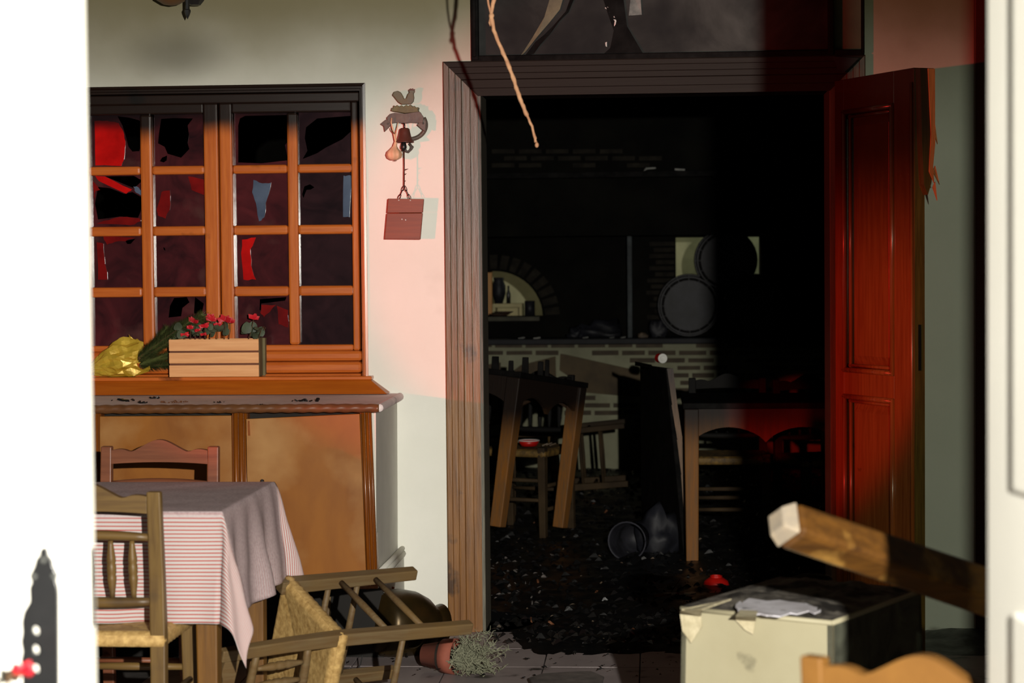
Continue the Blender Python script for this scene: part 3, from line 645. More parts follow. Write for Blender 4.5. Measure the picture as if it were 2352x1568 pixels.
nt.links.new(tb.outputs[0], mxs.inputs[1]); nt.links.new(nt.nodes['Principled BSDF'].outputs[0], mxs.inputs[2]); nt.links.new(mxs.outputs[0], nt.nodes['Material Output'].inputs[0])
struct('dimmer_pane', MB().box(.515, .695, DY - .003, DY + .003, 0, 2.15), sg, 'unseen tinted pane added to dim the flash at far right', 'window')
struct('trim_5', MB().box(.695, .78, -5.08, -4.88, 0, 2.15), white_paint, 'white jamb of the entrance at the far right', 'jamb', bevel=.003)

# ------------------------------------------------------------------ wall ornaments
K4 = lambda cx, cy, Y=-.03: at(820 + cx / 3.921, 180 + cy / 3.921, Y)
rb_ = thing('rooster_bell', 'cast rooster dinner bell with ribbon banner on wall beside doorway', 'wall bell', K4(430, 560, 0))
def cut(pts, Y, th, name, m_, parent=rb_, bev=.0015): return MB().prism([K4(x, y, Y) for x, y in pts], (0, th, 0)).build(name, m_, parent, bevel=bev)
cut([(315, 150), (330, 120), (365, 110), (395, 125), (415, 160), (425, 185), (440, 180), (455, 140), (470, 125), (460, 105), (480, 92), (515, 95), (522, 120), (510, 135), (515, 175), (510, 205), (490, 230), (400, 235), (370, 215), (345, 185), (330, 165)], -.04, .012, 'rooster', rooster_m, bev=.003)
cut([(470, 108), (462, 98), (474, 100), (480, 88), (490, 96), (502, 87), (508, 97), (522, 95), (520, 108)], -.042, .008, 'comb', cast_red)
g = [(305, 292), (312, 262), (325, 268), (330, 240), (345, 256), (360, 238), (380, 254), (400, 240), (420, 254), (445, 236), (460, 250), (482, 234), (500, 258), (515, 245), (528, 262), (552, 258), (545, 280), (556, 300), (430, 312)]
cut(g, -.05, .05, 'grass_tuft', grass_m)
cut([(268, 352), (300, 318), (340, 308), (430, 318), (520, 305), (565, 300), (598, 350), (592, 398), (540, 400), (480, 396), (430, 402), (340, 396), (300, 404), (275, 380)], -.058, .03, 'banner', cast)
cut([(210, 410), (262, 368), (300, 378), (305, 420), (248, 480), (240, 430)], -.05, .012, 'ribbon_tail', cast)
cut([(538, 418), (598, 362), (622, 385), (615, 480), (580, 456)], -.05, .012, 'ribbon_tail', cast)
for c in ((278, 408), (595, 405)):
    MB().lathe([(.0001, .004), (.003, .002), (.004, 0)], 10, Matrix.Translation(K4(*c, -.05)) @ Matrix.Rotation(PI / 2, 4, 'X')).build('rivet', pale_metal, rb_, smooth=True)
arc = [K4(470 + 150 * math.cos(a), 420 + 128 * math.sin(a), -.02) for a in [math.radians(t) for t in range(-30, 112, 9)]]
MB().tube(arc, [.0085] * len(arc), 8).build('ring_bracket', cast, rb_, smooth=True)
hook = [K4(x, y, -.028) for x, y in ((470, 585), (490, 610), (485, 640), (462, 662), (440, 655), (432, 632))]
MB().tube(hook, .005, 8).build('hook', cast, rb_, smooth=True)
hk2 = [K4(x, y, -.03) for x, y in ((480, 640), (495, 635), (505, 618), (500, 610))]
MB().tube(hk2, .0035, 6).build('hook', cast, rb_, smooth=True)
sc_ = 1 / 3.921 / 611
bc = K4(430, 575, -.062); bl = MB().lathe([(.0001, 128 * sc_), (32 * sc_, 127 * sc_), (44 * sc_, 118 * sc_), (52 * sc_, 80 * sc_), (64 * sc_, 30 * sc_), (84 * sc_, 4 * sc_), (86 * sc_, -2 * sc_), (78 * sc_, -2 * sc_), (50 * sc_, 40 * sc_)], 28, Matrix.Translation(bc))
bl.build('bell', cast_red, rb_, smooth=True)
MB().tube([bc + Vector((0, 0, .05)), bc + Vector((0, 0, .066)), bc + Vector((-.006, .01, .075)), bc + Vector((-.01, .015, .072))], .003, 6).build('bell_hanger', iron, rb_, smooth=True)
cl = K4(420, 612, -.062)
MB().lathe([(.0001, .022), (.008, .016), (.012, .0), (.012, -.006), (.006, -.016), (.0001, -.02)], 14, Matrix.Translation(cl)).build('clapper', iron, rb_, smooth=True)
hb = thing('hanging_board', 'blank square reddish-brown board hanging by chain under the rooster bell', 'board', K4(430, 1450, -.062))
rod = [K4(424, 640, -.062), K4(426, 800, -.062), K4(425, 970, -.062)]
MB().tube(rod, .0024, 6).build('rod', cast_red, hb, smooth=True)
for y, l in ((820, 38), (862, 22), (925, 14)):
    MB().tube([K4(425, y + 6, -.062), K4(425 + l * .5, y, -.064), K4(425 + l, y - 6, -.064)], [.003, .002, .0006], 5).build('barb', cast_red, hb)
def chain(a, b, n, parent):
    a, b = Vector(a), Vector(b); d = (b - a) / n
    for i in range(n):
        c = a + d * (i + .5); L = d.length * .62; dn = d.normalized(); sd = Vector((0, 1, 0)) if i % 2 else dn.cross(Vector((0, 1, 0))).normalized()
        ring = [c + dn * L * math.cos(t) + sd * .0042 * math.sin(t) for t in [2 * PI * k / 10 for k in range(11)]]
        MB().tube(ring, .0014, 5, cap=False).build('chain_link', iron, parent)
chain(K4(425, 970, -.062), K4(375, 1086, -.062), 3, hb); chain(K4(427, 970, -.062), K4(481, 1086, -.062), 3, hb)
B4 = [(278, 1081), (602, 1085), (570, 1450), (246, 1447)]
MB().prism([K4(x, y, -.07) for x, y in ((278, 1081), (602, 1085), (592, 1208), (268, 1210))], (0, .014, 0)).build('plank', board_m, hb, bevel=.002)
MB().prism([K4(x, y, -.07) for x, y in ((267, 1214), (591, 1212), (570, 1450), (246, 1447))], (0, .014, 0)).build('plank', board_m, hb, bevel=.002)
for c in ((405, 1268), (438, 1274), (376, 1096), (480, 1098)):
    MB().lathe([(.0001, .002), (.0022, .0015), (.0028, 0)], 8, Matrix.Translation(K4(*c, -.0705)) @ Matrix.Rotation(PI / 2, 4, 'X')).build('nail', label_m, hb)
ga = thing('garlic_bulb', 'pinkish garlic bulb hanging by its dry neck from the rooster bell', 'garlic', K4(335, 735, -.07))
gm = MB(); n = 40; prof = [(.0001, -56), (30, -54), (60, -36), (70, -8), (62, 22), (38, 44), (20, 70), (14, 110)]
for i, (r, z) in enumerate(prof):
    for j in range(n):
        a = 2 * PI * j / n; rr = r * (1 + .06 * math.cos(8 * a) * (1 if i < 6 else .2)); k = 0 if z < 44 else (z - 44) * .25
        gm.v.append(K4(335, 680, -.072) + Vector(((rr * math.cos(a) + k) * sc_, rr * math.sin(a) * sc_, z * sc_)))
for i in range(len(prof) - 1):
    for j in range(n): gm.f.append((i * n + j, i * n + (j + 1) % n, (i + 1) * n + (j + 1) % n, (i + 1) * n + j))
gm.build('bulb', garlic_m, ga, smooth=True)
MB().tube([K4(x, y, -.074) for x, y in ((350, 575), (338, 520), (322, 450), (308, 400), (312, 355))], [.0042, .0034, .003, .0026, .0022], 7).build('stalk', garlic_m, ga, smooth=True)
MB().tube([K4(x, y, -.072) for x, y in ((352, 560), (350, 500), (362, 440), (372, 395))], [.003, .0026, .002, .0014], 6).build('stalk', garlic_m, ga, smooth=True)
MB().tube([K4(x, y, -.08) for x, y in ((336, 500), (322, 480), (308, 462), (300, 440))], [.002, .0022, .002, .001], 6).build('twine', twig_m, ga)
for k in range(5): MB().tube([K4(335 + k * 5, 734, -.072), K4(332 + k * 6, 746, -.072)], .0007, 4).build('root', twig_m, ga)

# ------------------------------------------------------------------ wall lantern at the top
la = thing('wall_lantern', 'dark iron wall lantern with round bowl and spear finial above the window', 'lamp', at(425, 0, 0))
c = at(392, -60, -.17)
MB().lathe([(.0001, -.118), (.03, -.112), (.056, -.096), (.074, -.07), (.084, -.03), (.086, .02), (.08, .05)], 28, Matrix.Translation(c)).build('bowl', shade_m, la, smooth=True)
c = at(430, -20, -.17)
MB().lathe([(.008, .2), (.0085, -.06), (.0085, -.066), (.012, -.07), (.012, -.076), (.008, -.088), (.0001, -.104)], 6, Matrix.Translation(c)).build('finial', iron, la)
c = at(448, -22, -.12)
MB().lathe([(.0001, -.055), (.02, -.055), (.034, -.038), (.036, -.02), (.02, 0), (.02, .02)], 8, Matrix.Translation(c)).build('socket', iron, la)
MB().box(at(405, 0, 0).x, at(455, 0, 0).x, -.02, 0, 2.42, 2.62).build('back_plate', iron, la, bevel=.004)
MB().beam(at(430, -40, -.19), at(430, -40, 0), .016, .016).build('arm', iron, la)

# ------------------------------------------------------------------ hanging rope
ro = thing('hanging_rope', 'frayed peach-coloured rope hanging from the ceiling in front of doorway', 'rope', at(1130, -10, -1.88))
RY = -1.88
pts = [(1150, -420), (1146, -200), (1140, -60), (1134, 0), (1128, 38), (1134, 70), (1148, 105), (1164, 140), (1176, 170), (1184, 195), (1194, 225), (1204, 250), (1212, 268), (1222, 290), (1229, 318), (1231, 330)]
P = []
for i in range(len(pts) - 1):
    for k in range(4):
        t = k / 4; P.append(at(pts[i][0] + (pts[i + 1][0] - pts[i][0]) * t + random.uniform(-.8, .8), pts[i][1] + (pts[i + 1][1] - pts[i][1]) * t, RY))
rad = [.0058 * (1 + random.uniform(-.16, .16)) * (1 if i < 48 else .7) for i in range(len(P))]
mb = MB().tube(P, rad, 8); mb.build('strand', string_m, ro, smooth=True)
e = at(1233, 332, RY)
MB().lathe([(.0001, .008), (.005, .003), (.006, -.002), (.004, -.007), (.0001, -.009)], 10, Matrix.Translation(e)).build('knot', string_m, ro, smooth=True)
MB().lathe([(.0001, .01), (.007, .004), (.008, 0), (.006, -.006), (.0001, -.01)], 10, Matrix.Translation(at(1129, 36, RY))).build('knot', string_m, ro, smooth=True)
MB().tube([at(1129, 38, RY), at(1122, 10, RY), at(1118, -20, RY), at(1108, -200, RY), at(1100, -420, RY)], .0032, 6).build('strand', string_m, ro, smooth=True)
MB().tube([at(1127, 40, RY), at(1124, 52, RY - .01), at(1126, 60, RY - .01)], [.003, .003, .001], 6).build('loose_end', string_m, ro)

# ------------------------------------------------------------------ planter crate, cyclamen, foil bouquet
cy0, cy1 = -.068, .03
pz = lz + .001
cr = thing('planter_crate', 'pale slatted wooden planter crate on the window sill', 'planter', ((at(495, 860, cy0).x), 0, pz))
xl, xr = at(388, 820, cy0).x, at(594, 820, cy0).x; zt = at(490, 779, cy0).z; hh = (zt - pz)
for k in range(3):
    a = pz + hh * (k / 3) + (.004 if k else .0); b = pz + hh * ((k + 1) / 3) - (.003 if k < 2 else 0)
    MB().box(xl, xr, cy0, cy0 + .008, a, b).build('slat', crate_m, cr, bevel=.0015)
    MB().box(xl, xr, cy1 - .008, cy1, a, b).build('slat', crate_m, cr, bevel=.0015)
for k in (1, 2):
    z = pz + hh * k / 3; MB().box(xl + .002, xr - .001, cy0 + .001, cy0 + .006, z - .006, z + .006).build('band', crate_dark, cr)
for x0_, x1_ in ((xl, xl + .008), (xr - .008, xr + .001)):
    MB().box(x0_, x1_, cy0 + .008, cy1 - .008, pz, zt + .004).build('end_board', crate_side, cr, bevel=.0015)
MB().box(xr + .001, xr + .012, cy1 - .03, cy1, pz, zt + .002).build('corner_post', crate_side, cr, bevel=.002)
MB().box(xl + .008, xr - .008, cy0 + .008, cy1 - .008, pz, zt - .012).build('soil', soil_m, cr)
cyc = thing('cyclamen_plant', 'cyclamen with red flowers and grey-green leaves in the planter crate', 'plant', ((xl + xr) / 2, (cy0 + cy1) / 2, zt - .012))
def leafp(c, r, tilt, az, name, m_, parent, heart=True):
    mb = MB(); M = Matrix.Translation(c) @ Matrix.Rotation(az, 4, 'Z') @ Matrix.Rotation(tilt, 4, 'X'); n = 14
    vs = [(0, -.15 * r, .12 * r)]
    for j in range(n):
        a = 2 * PI * j / n; rr = r * (1 - .28 * max(0, math.cos(a + PI / 2)) ** 6 + .15 * max(0, math.sin(a)) ** 8 + random.uniform(-.04, .04))
        vs.append((rr * math.cos(a) * .85, rr * math.sin(a), -.12 * r * abs(math.cos(a)) + random.uniform(-.05, .05) * r))
    mb.add([M @ Vector(v) for v in vs], [(0, 1 + j, 1 + (j + 1) % n) for j in range(n)])
    return mb.build(name, m_, parent, smooth=True)
for k in range(46):
    px = random.uniform(408, 602); py = random.uniform(752, 776) - 10 * math.exp(-((px - 480) / 60) ** 2)
    Y = random.uniform(cy0 + .004, cy1 - .005); leafp(at(px, py, Y), random.uniform(.013, .024), random.uniform(.5, 1.5), random.uniform(-1, 1), 'leaf', cleaf_m, cyc)
for px, py, sz, Y in ((445, 742, 1, -.03), (436, 756, .8, -.05), (424, 772, .8, -.062), (470, 752, .9, -.05), (486, 738, 1.1, -.03), (500, 750, .9, -.045), (516, 738, 1.3, -.04), (484, 730, .8, -.02), (468, 770, .6, -.06), (583, 734, 1, -.03), (455, 762, .7, -.05), (530, 742, .8, -.03)):
    f0 = at(px, py, Y); b0 = at(px - 12 if px > 560 else px + random.uniform(-6, 6), 780, Y)
    st_ = MB().tube([b0, b0.lerp(f0, .5) + Vector((.002, 0, .004)), f0 + Vector((0, 0, .006)), f0], [.0016, .0014, .0012, .001], 5).build('flower', twig_m, cyc)
    for k in range(6):
        a = k * PI / 3 + random.uniform(-.3, .3); L = .028 * sz * random.uniform(.8, 1.1); d = Vector((math.cos(a) * .75, math.sin(a) * .5, random.uniform(.2, 1.0))).normalized(); sdv = d.cross(Vector((0, 1, 0))).normalized()
        m1 = f0 + d * L * .55
        MB().add([f0, m1 + sdv * L * .32 + Vector((0, -.003, 0)), f0 + d * L, m1 - sdv * L * .32 + Vector((0, .002, 0)), m1 + Vector((0, -.004, 0))], [(0, 1, 4), (1, 2, 4), (2, 3, 4), (3, 0, 4)]).build('petal', petal_m, st_, smooth=True)
MB().tube([at(594, 776, -.03), at(600, 758, -.03), at(606, 750, -.03), at(610, 752, -.03), at(606, 758, -.03)], .0014, 5).build('curled_stem', twig_m, cyc)
# fir bouquet in gold foil lying on the sill
bq = thing('fir_bouquet', 'fir branch bouquet wrapped in gold foil lying beside the planter crate', 'bouquet', at(290, 866, 0))
fm = MB(); n, kk = 36, 12
axis0, axis1 = at(214, 850, -.005), at(322, 812, .0)
ax = (axis1 - axis0).normalized(); sd = Vector((0, 1, 0)); up2 = sd.cross(ax) * -1
if up2.z < 0: up2 = -up2
for i in range(kk + 1):
    t = i / kk; c = axis0.lerp(axis1, t); R = .024 + .062 * math.sin(min(1, t * 1.15) * PI * .62) * 1.0
    for j in range(n):
        a = 2 * PI * j / n; w = 1 + .10 * math.sin(5 * a + 6 * t) + .08 * math.sin(11 * a - 9 * t) + random.uniform(-.06, .06)
        p = c + (up2 * math.sin(a) * .86 + sd * math.cos(a) * .55) * R * w + ax * random.uniform(-.004, .004) + (ax * .018 * math.sin(3 * a) if i == kk else Vector())
        p.z = max(p.z, pz + .0005); p.y = min(max(p.y, -.055), .028); fm.v.append(p)
for i in range(kk):
    for j in range(n): fm.f.append((i * n + j, i * n + (j + 1) % n, (i + 1) * n + (j + 1) % n, (i + 1) * n + j))
fm.f.append(tuple(range(n)))
fm.build('foil_wrap', foil_m, bq)
def fir(a, b, ln, cnt, nm='fir_branch'):
    a, b = Vector(a), Vector(b); st_ = MB().tube([a, a.lerp(b, .5) + Vector((0, 0, .004)), b], [.003, .0022, .001], 5).build(nm, twig_m, bq); mb = MB()
    d = (b - a).normalized(); s1 = d.cross(Vector((0, 1, 0))).normalized(); s2 = d.cross(s1)
    for k in range(cnt):
        t = random.random(); c = a.lerp(b, t); an = random.uniform(0, 2 * PI); dr = (d * .8 + (s1 * math.cos(an) + s2 * math.sin(an) * .6)).normalized(); L = ln * random.uniform(.7, 1.1) * (1 - .3 * t)
        e2 = c + dr * L; e2.z = max(e2.z, pz + .001); w = d.cross(dr).normalized() * .0015
        mb.add([c - w, c + w, e2], [(0, 1, 2)])
    mb.build('needles', needle_m, st_, kind='stuff')
for a, b in (((318, 818), (470, 728)), ((318, 822), (440, 735)), ((318, 826), (408, 745)), ((320, 830), (395, 780)), ((320, 838), (392, 810)), ((320, 842), (386, 838)), ((340, 806), (425, 742)), ((330, 820), (380, 755)), ((360, 790), (478, 730)), ((380, 770), (462, 724)), ((350, 800), (450, 745)), ((325, 812), (372, 790)), ((322, 835), (380, 822))):
    fir(at(a[0], a[1], .0 + random.uniform(-.02, .02)), at(b[0], b[1], random.uniform(-.05, .02)), .042, 620)

# ------------------------------------------------------------------ taverna chair (local: back at -y, front at +y, origin on the floor)
def seat_mesh(w, d, z):
    """woven rush seat: four triangles of strands that wrap the rails"""
    n = 44; mb = MB()
    for i in range(n + 1):
        for j in range(n + 1):
            u, v = i / n * 2 - 1, j / n * 2 - 1
            ph = (u * 22 if abs(v) > abs(u) else v * 22) * PI
            e = max(abs(u), abs(v)); dip = -.010 * (1 - e) ** .5 - (.016 * max(0, e - .93) / .07)
            rip = .0016 * math.sin(ph) + random.uniform(-.0005, .0005); dg = -.003 * math.exp(-((abs(u) - abs(v)) / .03) ** 2)
            mb.v.append(Vector((u * w / 2 * (1 + .0), v * d / 2, z + dip + rip + dg)))
    k = n + 1
    for i in range(n):
        for j in range(n): mb.f.append((i * k + j, (i + 1) * k + j, (i + 1) * k + j + 1, i * k + j + 1))
    # fringe round the rails and underside
    m = 96; base = len(mb.v); ring = []
    per = [(-1, -1), (1, -1), (1, 1), (-1, 1)]
    for r, (zz, inn) in enumerate(((-.012, 1.0), (-.026, 1.012), (-.040, 1.0), (-.044, .94), (-.034, .5), (-.03, .02))):
        for s in range(4):
            a, b = per[s], per[(s + 1) % 4]
            for t in range(m // 4):
                f = t / (m / 4); x, y = a[0] + (b[0] - a[0]) * f, a[1] + (b[1] - a[1]) * f
                rp = 1 + (.006 if t % 2 else -.006)
                mb.v.append(Vector((x * w / 2 * inn * rp, y * d / 2 * inn * rp, z + zz)))
    for r in range(5):
        for t in range(m): mb.f.append((base + r * m + t, base + r * m + (t + 1) % m, base + (r + 1) * m + (t + 1) % m, base + (r + 1) * m + t))
    return mb
def make_chair(name, label, grp, mtx):
    t = thing(name, label, 'chair', mtx=mtx, group=grp)
    W2, YB, YF = .175, -.165, .165
    B = lambda mb, nm, m_, **k: mb.build(nm, m_, t, local=True, **k)
    for s in (-1, 1):
        x = s * W2; mb = MB()
        sec = [(0, YB - .015, .036, .030), (.44, YB, .040, .034), (.6, YB - .006, .038, .030), (.82, YB - .025, .036, .026)]
        for z, y, w, d in sec: mb.v += [Vector((x + a * w / 2, y + b * d / 2, z)) for a, b in ((-1, -1), (1, -1), (1, 1), (-1, 1))]
        for i in range(3):
            for j in range(4): mb.f.append((i * 4 + j, i * 4 + (j + 1) % 4, i * 4 + 4 + (j + 1) % 4, i * 4 + 4 + j))
        mb.f += [(3, 2, 1, 0), (12, 13, 14, 15)]
        B(mb, 'back_post', chair_m, bevel=.004)
        B(MB().beam((x, YF, 0), (x * .98, YF, .47), .034, .034, (0, 1, 0), .042, .042), 'front_leg', chair_m, bevel=.004)
    yk = lambda z: YB - .006 - (max(0, z - .6)) * .086
    # crest rail with humped top
    n = 28; top, bot = [], []
    for i in range(n + 1):
        u = i / n * 2 - 1; au = abs(u)
        hump = .808 + .034 * (math.cos(PI * u / 1.24) ** 2 if au < .62 else 0) + .004 * math.cos((au - .82) / .18 * PI / 2) * (au > .64) - .004 * math.exp(-((au - .58) / .1) ** 2)
        top.append((u * (W2 - .018), hump)); bot.append((u * (W2 - .018), .764 - .010 * (1 - u * u) * -.6))
    mb = MB(); mb.prism([Vector((x, yk(.79) - .012 + .02 * (x / W2) ** 2 * 0, z)) for x, z in bot + top[::-1]], (0, .024, 0)); B(mb, 'crest_rail', chair_mx, bevel=.003)
    for z, h in ((.70, .026), (.535, .028)):
        mb = MB(); pts = [Vector((u * (W2 - .012), yk(z) + .004, z + .006 * (1 - u * u) * (1 if z > .6 else -.6))) for u in [i / 8 * 2 - 1 for i in range(9)]]
        mb.tube(pts, [h * (.36 + .16 * (1 - (i / 4 - 1) ** 2)) for i in range(9)], 10)
        B(mb, 'back_rail', chair_mx, smooth=True)
    for k in range(5):
        x = (k - 2) * .056; z0, z1 = .545, .69; H = z1 - z0; prof = [(.007, 0), (.0075, .08), (.012, .30), (.0125, .36), (.0105, .4), (.0125, .44), (.0125, .56), (.0105, .6), (.0125, .64), (.012, .70), (.0075, .92), (.0065, 1)]
        M = Matrix.Translation((x, yk(.62) + .004, z0)) @ Matrix.Rotation(.07, 4, 'X')
        B(MB().lathe([(r, f * H * 1.02) for r, f in prof], 10, M), 'spindle', chair_m, smooth=True)
    B(seat_mesh(.385, .37, .462), 'seat', rush_m, smooth=True)
    cyl = lambda a, b, r, nm: B(MB().tube([a, Vector(a).lerp(Vector(b), .5), b], [r * .85, r * 1.1, r * .85], 10), nm, chair_mx, smooth=True)
    for z in (.30, .20): cyl((-W2, YF, z), (W2, YF, z), .010, 'stretcher')
    for s in (-1, 1):
        for z in (.27, .15): cyl((s * W2, YB, z), (s * W2, YF, z), .010, 'stretcher')
    cyl((-W2, YB, .22), (W2, YB, .22), .010, 'stretcher')
    return t
T = Matrix.Translation; RZ = lambda a: Matrix.Rotation(math.radians(a), 4, 'Z')
GCH = 'rush-seated taverna chairs'
ch1 = make_chair('dining_chair', 'olive-brown spindle-back chair pushed in at near side of striped-cloth table', GCH, T((-1.44, -2.345, 0)) @ RZ(-1))
far = dup(ch1, label='reddish dining chair on the far side of the striped-cloth table', mtx=T((-1.582, -1.43, 0)) @ RZ(178), mats={'chair_wood': chair_red, 'chair_wood_cross': chair_red})
EM = Euler((1.522, -1.211, 5.417), 'XYZ').to_matrix().to_4x4()
fall = dup(ch1, label='dusty dining chair toppled on its side before the sideboard', mtx=T((-.690, -1.451, .212)) @ EM, mats={'chair_wood': dusty_chair, 'chair_wood_cross': dusty_chair})
nearc = dup(ch1, label='golden brown dining chair whose crest rail shows at lower right beside white door', mtx=T((.482, -4.61, 0)) @ RZ(-36), mats={'chair_wood': near_chair, 'chair_wood_cross': near_chair})
nearc['label'] = 'golden brown dining chair showing only its crest rail at lower right corner'

# ------------------------------------------------------------------ table with striped cloth
def make_table(name, label, mtx, w, d, h, lw, m_, mtop, scallop=False, legs=((-1, -1), (1, -1), (1, 1), (-1, 1)), grp=None, inset=.045):
    t = thing(name, label, 'table', mtx=mtx, group=grp)
    MB().box(-w / 2, w / 2, -d / 2, d / 2, h - .028, h).build('table_top', mtop, t, local=True, bevel=.004)
    hx, hy = w / 2 - inset, d / 2 - inset
    for sx, sy in legs:
        MB().beam((sx * hx, sy * hy, 0), (sx * hx, sy * hy, h - .028), lw * .82, lw * .82, (0, 1, 0), lw, lw).build('leg', m_, t, local=True, bevel=.005)
    def apron(a, b):
        a, b = Vector(a), Vector(b); n = 24; top = []; bot = []
        for i in range(n + 1):
            u = i / n; p = a.lerp(b, u); dz = .10 if not scallop else .155 - .07 * abs(math.sin(u * 2 * PI)) ** .7
            top.append(p + Vector((0, 0, h - .028))); bot.append(p + Vector((0, 0, h - .028 - dz)))
        nn_ = (b - a).cross(Vector((0, 0, 1))).normalized() * .02
        MB().prism(bot + top[::-1], nn_).build('apron', m_, t, local=True)
    apron((-hx, -hy, 0), (hx, -hy, 0)); apron((hx, -hy, 0), (hx, hy, 0)); apron((hx, hy, 0), (-hx, hy, 0)); apron((-hx, hy, 0), (-hx, -hy, 0))
    return t
tbx, tby = -1.52, -1.992
tab = make_table('dining_table', 'wooden dining table under the striped cloth', T((tbx, tby, 0)), .76, .72, .742, .062, mat('table_wood', rgb(112, 76, 28), rgb(84, 54, 20), 3, st=GZ, rough=.45, bump=.15), cab_wood)
def cloth():
    hx, hy, ov = .386, .366, .29; n = 150; mb = MB(); mb.uv = []; ash = []
    A = hx + ov; Bq = hy + ov
    for i in range(n + 1):
        for j in range(n + 1):
            a = (i / n * 2 - 1) * A; b = (j / n * 2 - 1) * Bq
            dx, dy = max(abs(a) - hx, 0), max(abs(b) - hy, 0); sx, sy = (1 if a > 0 else -1), (1 if b > 0 else -1)
            bx, by = max(-hx, min(hx, a)), max(-hy, min(hy, b)); r = math.hypot(dx, dy)
            wob = noise.noise(Vector((a * 9, b * 9, 3)))
            if r < 1e-6:
                p = Vector((bx, by, .0015 * wob))
            else:
                th = math.atan2(dy, dx)
                if dx > 0 and dy > 0:
                    fl_ = .09 + .24 * math.sin(2 * th) ** 2
                    fl_ += .09 * math.sin(6 * th) * min(1, r / .15)
                    dirn = Vector((sx * math.cos(th), sy * math.sin(th), 0))
                else:
                    # soft folds along the straight sides, growing towards the hem
                    s = b if dx > 0 else a
                    fl_ = .08 + .07 * math.sin(s * 17 + 1.2) * min(1, r / .2) + .05 * math.sin(s * 31)
                    e = (hy - abs(b)) if dx > 0 else (hx - abs(a)); fl_ += .01 * math.exp(-(e / .10) ** 2)
                    dirn = Vector((sx, 0, 0)) if dx > 0 else Vector((0, sy, 0))
                rho = r * fl_ + .006 * (1 - math.exp(-r / .01)); zz = -math.sqrt(max(0, r * r - rho * rho)) + .004 * math.exp(-r / .01)
                p = Vector((bx, by, 0)) + dirn * rho + Vector((.004 * wob, .004 * wob, zz - .003))
            mb.v.append(p + Vector((tbx, tby, .7465))); mb.uv.append((a, b))
            # ash on the top; the right-hand fall is greyed to paint in its shade
            f = 1.0 if r < .004 else max(0, 1 - (r - .004) / .012)
            if dx > 0 and dy == 0 and a > 0: f = max(f, .72)
            ash.append(f)
    k = n + 1
    for i in range(n):
        for j in range(n): mb.f.append((i * k + j, (i + 1) * k + j, (i + 1) * k + j + 1, i * k + j + 1))
    o = mb.build('tablecloth', cloth_m, None, smooth=True, solid=.0016)
    vc = o.data.color_attributes.new('ash', 'FLOAT_COLOR', 'POINT')
    for i, f in enumerate(ash): vc.data[i].color = (f, f, f, 1)
    return tag(o, 'red-and-white striped tablecloth dusted with ash, corners hanging low', 'tablecloth')
cloth()
mb = MB().lathe([(.0001, .008), (.005, .006), (.007, .001), (.0001, 0)], 7, T(atz(602, 1106, .749)))
tag(mb.build('charcoal_crumb', debris_m), 'single black charcoal crumb at far corner of the striped cloth', 'debris')
for o_, lab in ((tab, None),): pass

# ------------------------------------------------------------------ fallen things on the left floor
br = thing('brass_churn', 'dark brass vessel with ring handle lying behind the toppled chair', 'vessel', atz(920, 1540, 0))
b0, b1 = atz(850, 1530, .0) + Vector((0, .16, .125)), Vector((at(1012, 1480, -.32).x, -.34, .085))
ax = (b1 - b0); q = ax.to_track_quat('Z', 'Y').to_matrix().to_4x4(); L_ = ax.length
MB().lathe([(.0001, 0), (.10, .004), (.118, .03), (.124, .09), (.118, L_ * .55), (.10, L_ * .72), (.075, L_ * .84), (.066, L_ * .9), (.078, L_), (.07, L_), (.058, L_ * .9), (.0001, L_ * .86)], 32, T(b0) @ q).build('body', brass, br, smooth=True)
hp = at(950, 1515, -.50); hp = b0.lerp(b1, .62) + Vector((0, -.112, -.01))
ring = [hp + Vector((.045 * math.cos(t), -.012 - .012 * abs(math.sin(t)), -.04 * math.sin(t) - .01)) for t in [PI * k / 12 for k in range(13)]]
MB().tube(ring, .006, 8).build('ring_handle', brass, br, smooth=True)
tp = thing('terracotta_pot', 'terracotta flowerpot lying on its side beside the door casing', 'flowerpot', atz(1030, 1545, 0))
p0 = atz(1022, 1548, .0) + Vector((-.02, .03, .058))
q = Vector((.85, -.25, .0)).to_track_quat('Z', 'Y').to_matrix().to_4x4()
MB().lathe([(.0001, -.06), (.036, -.06), (.05, .012), (.058, .012), (.062, .06), (.054, .06), (.045, .0), (.0001, -.04)], 28, T(p0) @ q).build('body', terra, tp, smooth=True)
sr_ = MB().lathe([(.0001, .03), (.05, .03), (.05, .0), (.0001, 0)], 24, T(p0) @ q).build('soil', soil_m, tp)
he = thing('dried_herb', 'dry grey-green herb bush spilled from the terracotta pot', 'dried plant', atz(1095, 1565, 0))
c0 = p0 + Vector((.055, -.02, .0))
def herb(c0, tips, parent, nm, cnt, rad):
    for k in range(cnt):
        a = c0 + Vector((random.uniform(-.02, .05), random.uniform(-.06, .03), random.uniform(-.035, .03))); tx, ty = tips(); e = at(tx, ty, a.y + random.uniform(-.08, .06)); e.z = max(e.z, .004)
        mid = a.lerp(e, .5) + Vector((random.uniform(-.02, .02), random.uniform(-.02, .02), random.uniform(-.01, .03)))
        m_ = MB().tube([a, mid, e], [rad, rad * .8, rad * .4], 5)
        for q_ in range(14):
            t = random.uniform(.25, 1); b_ = a.lerp(mid, t * 2) if t < .5 else mid.lerp(e, t * 2 - 1)
            d_ = Vector((random.uniform(-1, 1), random.uniform(-1, .6), random.uniform(-.5, 1))).normalized() * random.uniform(.012, .026)
            d2_ = d_ + Vector((random.uniform(-1, 1), random.uniform(-1, 1), random.uniform(-1, 1))) * .010
            m_.tube([b_, b_ + d_ * .6, b_ + d2_], [rad * .7, rad * .8, rad * .4], 4)
        m_.build(nm, herb_m, parent)
